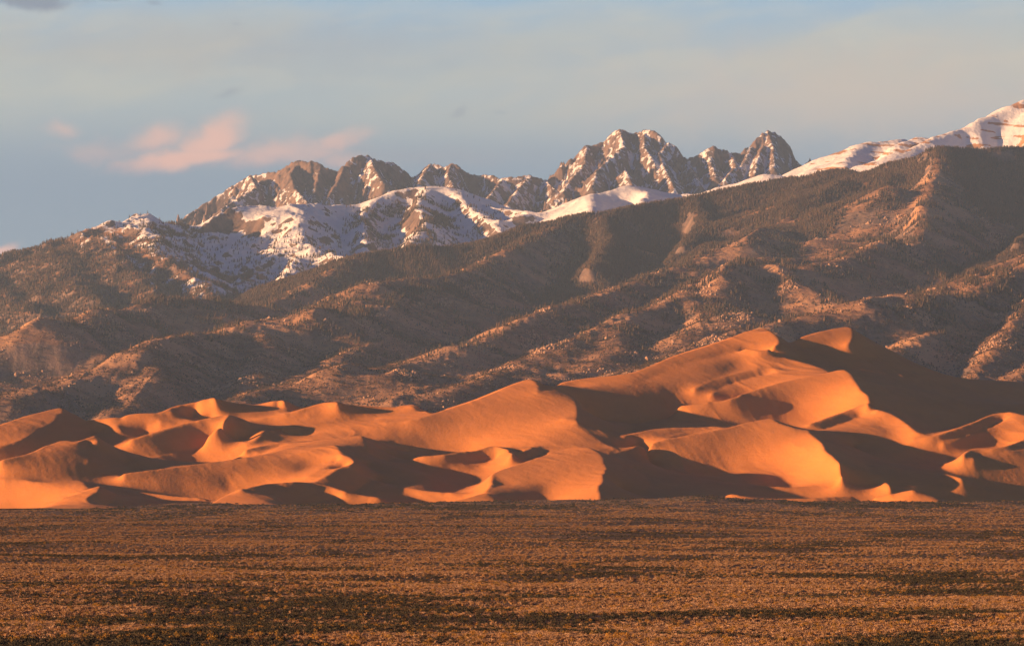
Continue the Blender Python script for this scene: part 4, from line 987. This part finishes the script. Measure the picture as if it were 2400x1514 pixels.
def plants(name, L, lib, label, cat, group):
    src = list(lib.objects)
    for i, (px_, py_, k_) in enumerate(L):
        o = bpy.data.objects.new(name, src[i % len(src)].data); sc.collection.objects.link(o)
        o.location = (px_, py_, float(plain_z(np.array([px_]), np.array([py_]))[0])); o.rotation_euler = (0, 0, rng.uniform(0, 6.28)); o.scale = (k_, k_, k_ * .9)
        side = ('left', 'middle', 'right')[int(np.clip((px_ * F / py_ + 1200) // 800, 0, 2))]
        o['label'] = label + ', ' + side + ' third'; o['category'] = cat; o['group'] = group + ', ' + side + ' third'
plants('sage_bush', near_sage, L_BUSH, 'small dark sage bush among the dry grass near the viewer', 'bush', 'dark sage bushes on the near plain')
plants('yellow_bush', near_yel, L_YEL, 'small orange yellow bush among the dry grass near the viewer', 'bush', 'orange yellow bushes on the near plain')
sc_ = np.clip(y / 1200, .8, 2.0) * rng.uniform(.5, 1.2, len(x))
scatter('yellow_scrub', np.stack([x, y, plain_z(x, y)], 1), np.stack([sc_, sc_, sc_ * .8], 1), L_YEL, kind='stuff', label='small orange yellow brush scattered through the dry grass')

# trees and bushes of the mountains
vis = PVM <= np.minimum.accumulate(PVM, 0) + 8
inframe = (PXM > -250) & (PXM < 2650)
rs = np.gradient(rows)[:, None]; area = rs * MY * ((MU1 - MU0) / (MX.shape[1] - 1)) / F
def mtn_points(dens, n):
    wgt = (dens * area * vis * inframe).reshape(-1); cs = np.cumsum(wgt); 
    i = np.searchsorted(cs, rng.uniform(0, cs[-1], n)); i = np.clip(i, 0, len(cs) - 1)
    r, c = np.unravel_index(i, MX.shape)
    rr = np.clip(r + rng.uniform(-.5, .5, n), 0, MX.shape[0] - 1.01); cc = np.clip(c + rng.uniform(-.5, .5, n), 0, MX.shape[1] - 1.01)
    return np.stack([sample(MX, rr, cc), sample(MY, rr, cc), sample(MZ, rr, cc)], 1), rr, cc
clump = fbm(MX / 120, MY / 120, 4, 221)
tl = np.interp(PXM, [0, 200, 340, 500, 900], [1400, 1040, 880, 740, 450])
den_con = forest_w * smooth(-.7, .3, clump + .3) * (1 - SNOW * .9) + snow_w * (smooth(60, -220, MZ - tl + 160 * clump) * (.16 + .5 * smooth(-.1, .5, clump)))
islands = np.exp(-(((PXM - 960) / 110) ** 2 + ((PVM - 520) / 42) ** 2)) + .6 * np.exp(-(((PXM - 400) / 70) ** 2 + ((PVM - 545) / 40) ** 2))
den_con = den_con + snow_w * islands * smooth(0, .5, clump) * .8 + snow_w * .03 * smooth(1150, 900, MZ)
den_con = den_con + foot_w * smooth(300, 700, MZ) * smooth(0, .6, clump + .3 * fn) * .28
P_, r_, c_ = mtn_points(den_con * (SLP < 1.2), 150000)
h_ = rng.uniform(.55, 1.3, len(P_))
sn_ = sample(SNOW * snow_w, r_, c_) > .45; ip = np.where(sn_)[0]; ip = ip[:300]
for q in ip:
    o = bpy.data.objects.new('conifer', L_CON.objects[int(q) % 4].data); sc.collection.objects.link(o)
    o.location = P_[q]; o.rotation_euler = (0, 0, rng.uniform(0, 6.28)); o.scale = (h_[q] * 1.3, h_[q] * 1.3, h_[q] * 1.2)
    where = 'left snowy shoulder' if P_[q][0] * F / P_[q][1] + 1200 < 620 else 'central snowfield' if P_[q][0] * F / P_[q][1] + 1200 < 1250 else 'right snow ridge'
    o['label'] = 'dark conifer standing on the ' + where + ' of the mountain'; o['category'] = 'tree'; o['group'] = 'scattered conifers on the ' + where
P_ = np.delete(P_, ip, 0); h_ = np.delete(h_, ip)
scatter('conifer_forest', P_, np.stack([h_ * 1.25, h_ * 1.25, h_], 1), L_CON, kind='stuff', label='dense conifer forest on the long ridge and below the snow')
den_pin = foot_w * (.35 + .65 * smooth(-.4, .4, clump)) * (1 - .6 * BARE)
P_, r_, c_ = mtn_points(den_pin * (SLP < 1.2), 80000)
h_ = rng.uniform(.6, 1.5, len(P_))
scatter('foothill_brush', P_, np.stack([h_, h_, h_], 1), L_PIN, kind='stuff', label='dark round bushes dotting the brown foothills')
P_, r_, c_ = mtn_points(foot_w * smooth(.35, .9, fbm(MX / 170, MY / 170, 3, 231)) , 26000)
h_ = rng.gamma(1.3, .85, len(P_)) + .7
scatter('rock_outcrops', P_, np.stack([h_, h_, h_ * 1.3], 1), L_ROCK, kind='stuff', label='pale orange rock outcrops standing out of the foothill brush')

# ------------------------------------------------------------------ haze
HX, HY0, HY1, HZ0, HZ1 = 6600, -620, 20900, -17.5, 2650
import bmesh
bm = bmesh.new(); bmesh.ops.create_cube(bm, size=1.0)
for v in bm.verts: v.co = Vector((v.co.x * 2 * HX, (v.co.y + .5) * (HY1 - HY0) + HY0, (v.co.z + .5) * (HZ1 - HZ0) + HZ0))
me = bpy.data.meshes.new('haze'); bm.to_mesh(me); bm.free()
mh = bpy.data.materials.new('haze'); mh.use_nodes = True; nt = mh.node_tree
nt.nodes.remove(nt.nodes['Principled BSDF']); pv_ = N(nt, 'ShaderNodeVolumePrincipled')
pv_.inputs['Color'].default_value = (.46, .70, 1.0, 1); pv_.inputs['Density'].default_value = 2.2e-5; pv_.inputs['Anisotropy'].default_value = 0.1
nt.links.new(pv_.outputs[0], nt.nodes['Material Output'].inputs['Volume'])
link('haze', me, mh, kind='stuff', label='thin evening haze over the valley softening the far mountains')
print('all', round(time.time() - T0, 1))
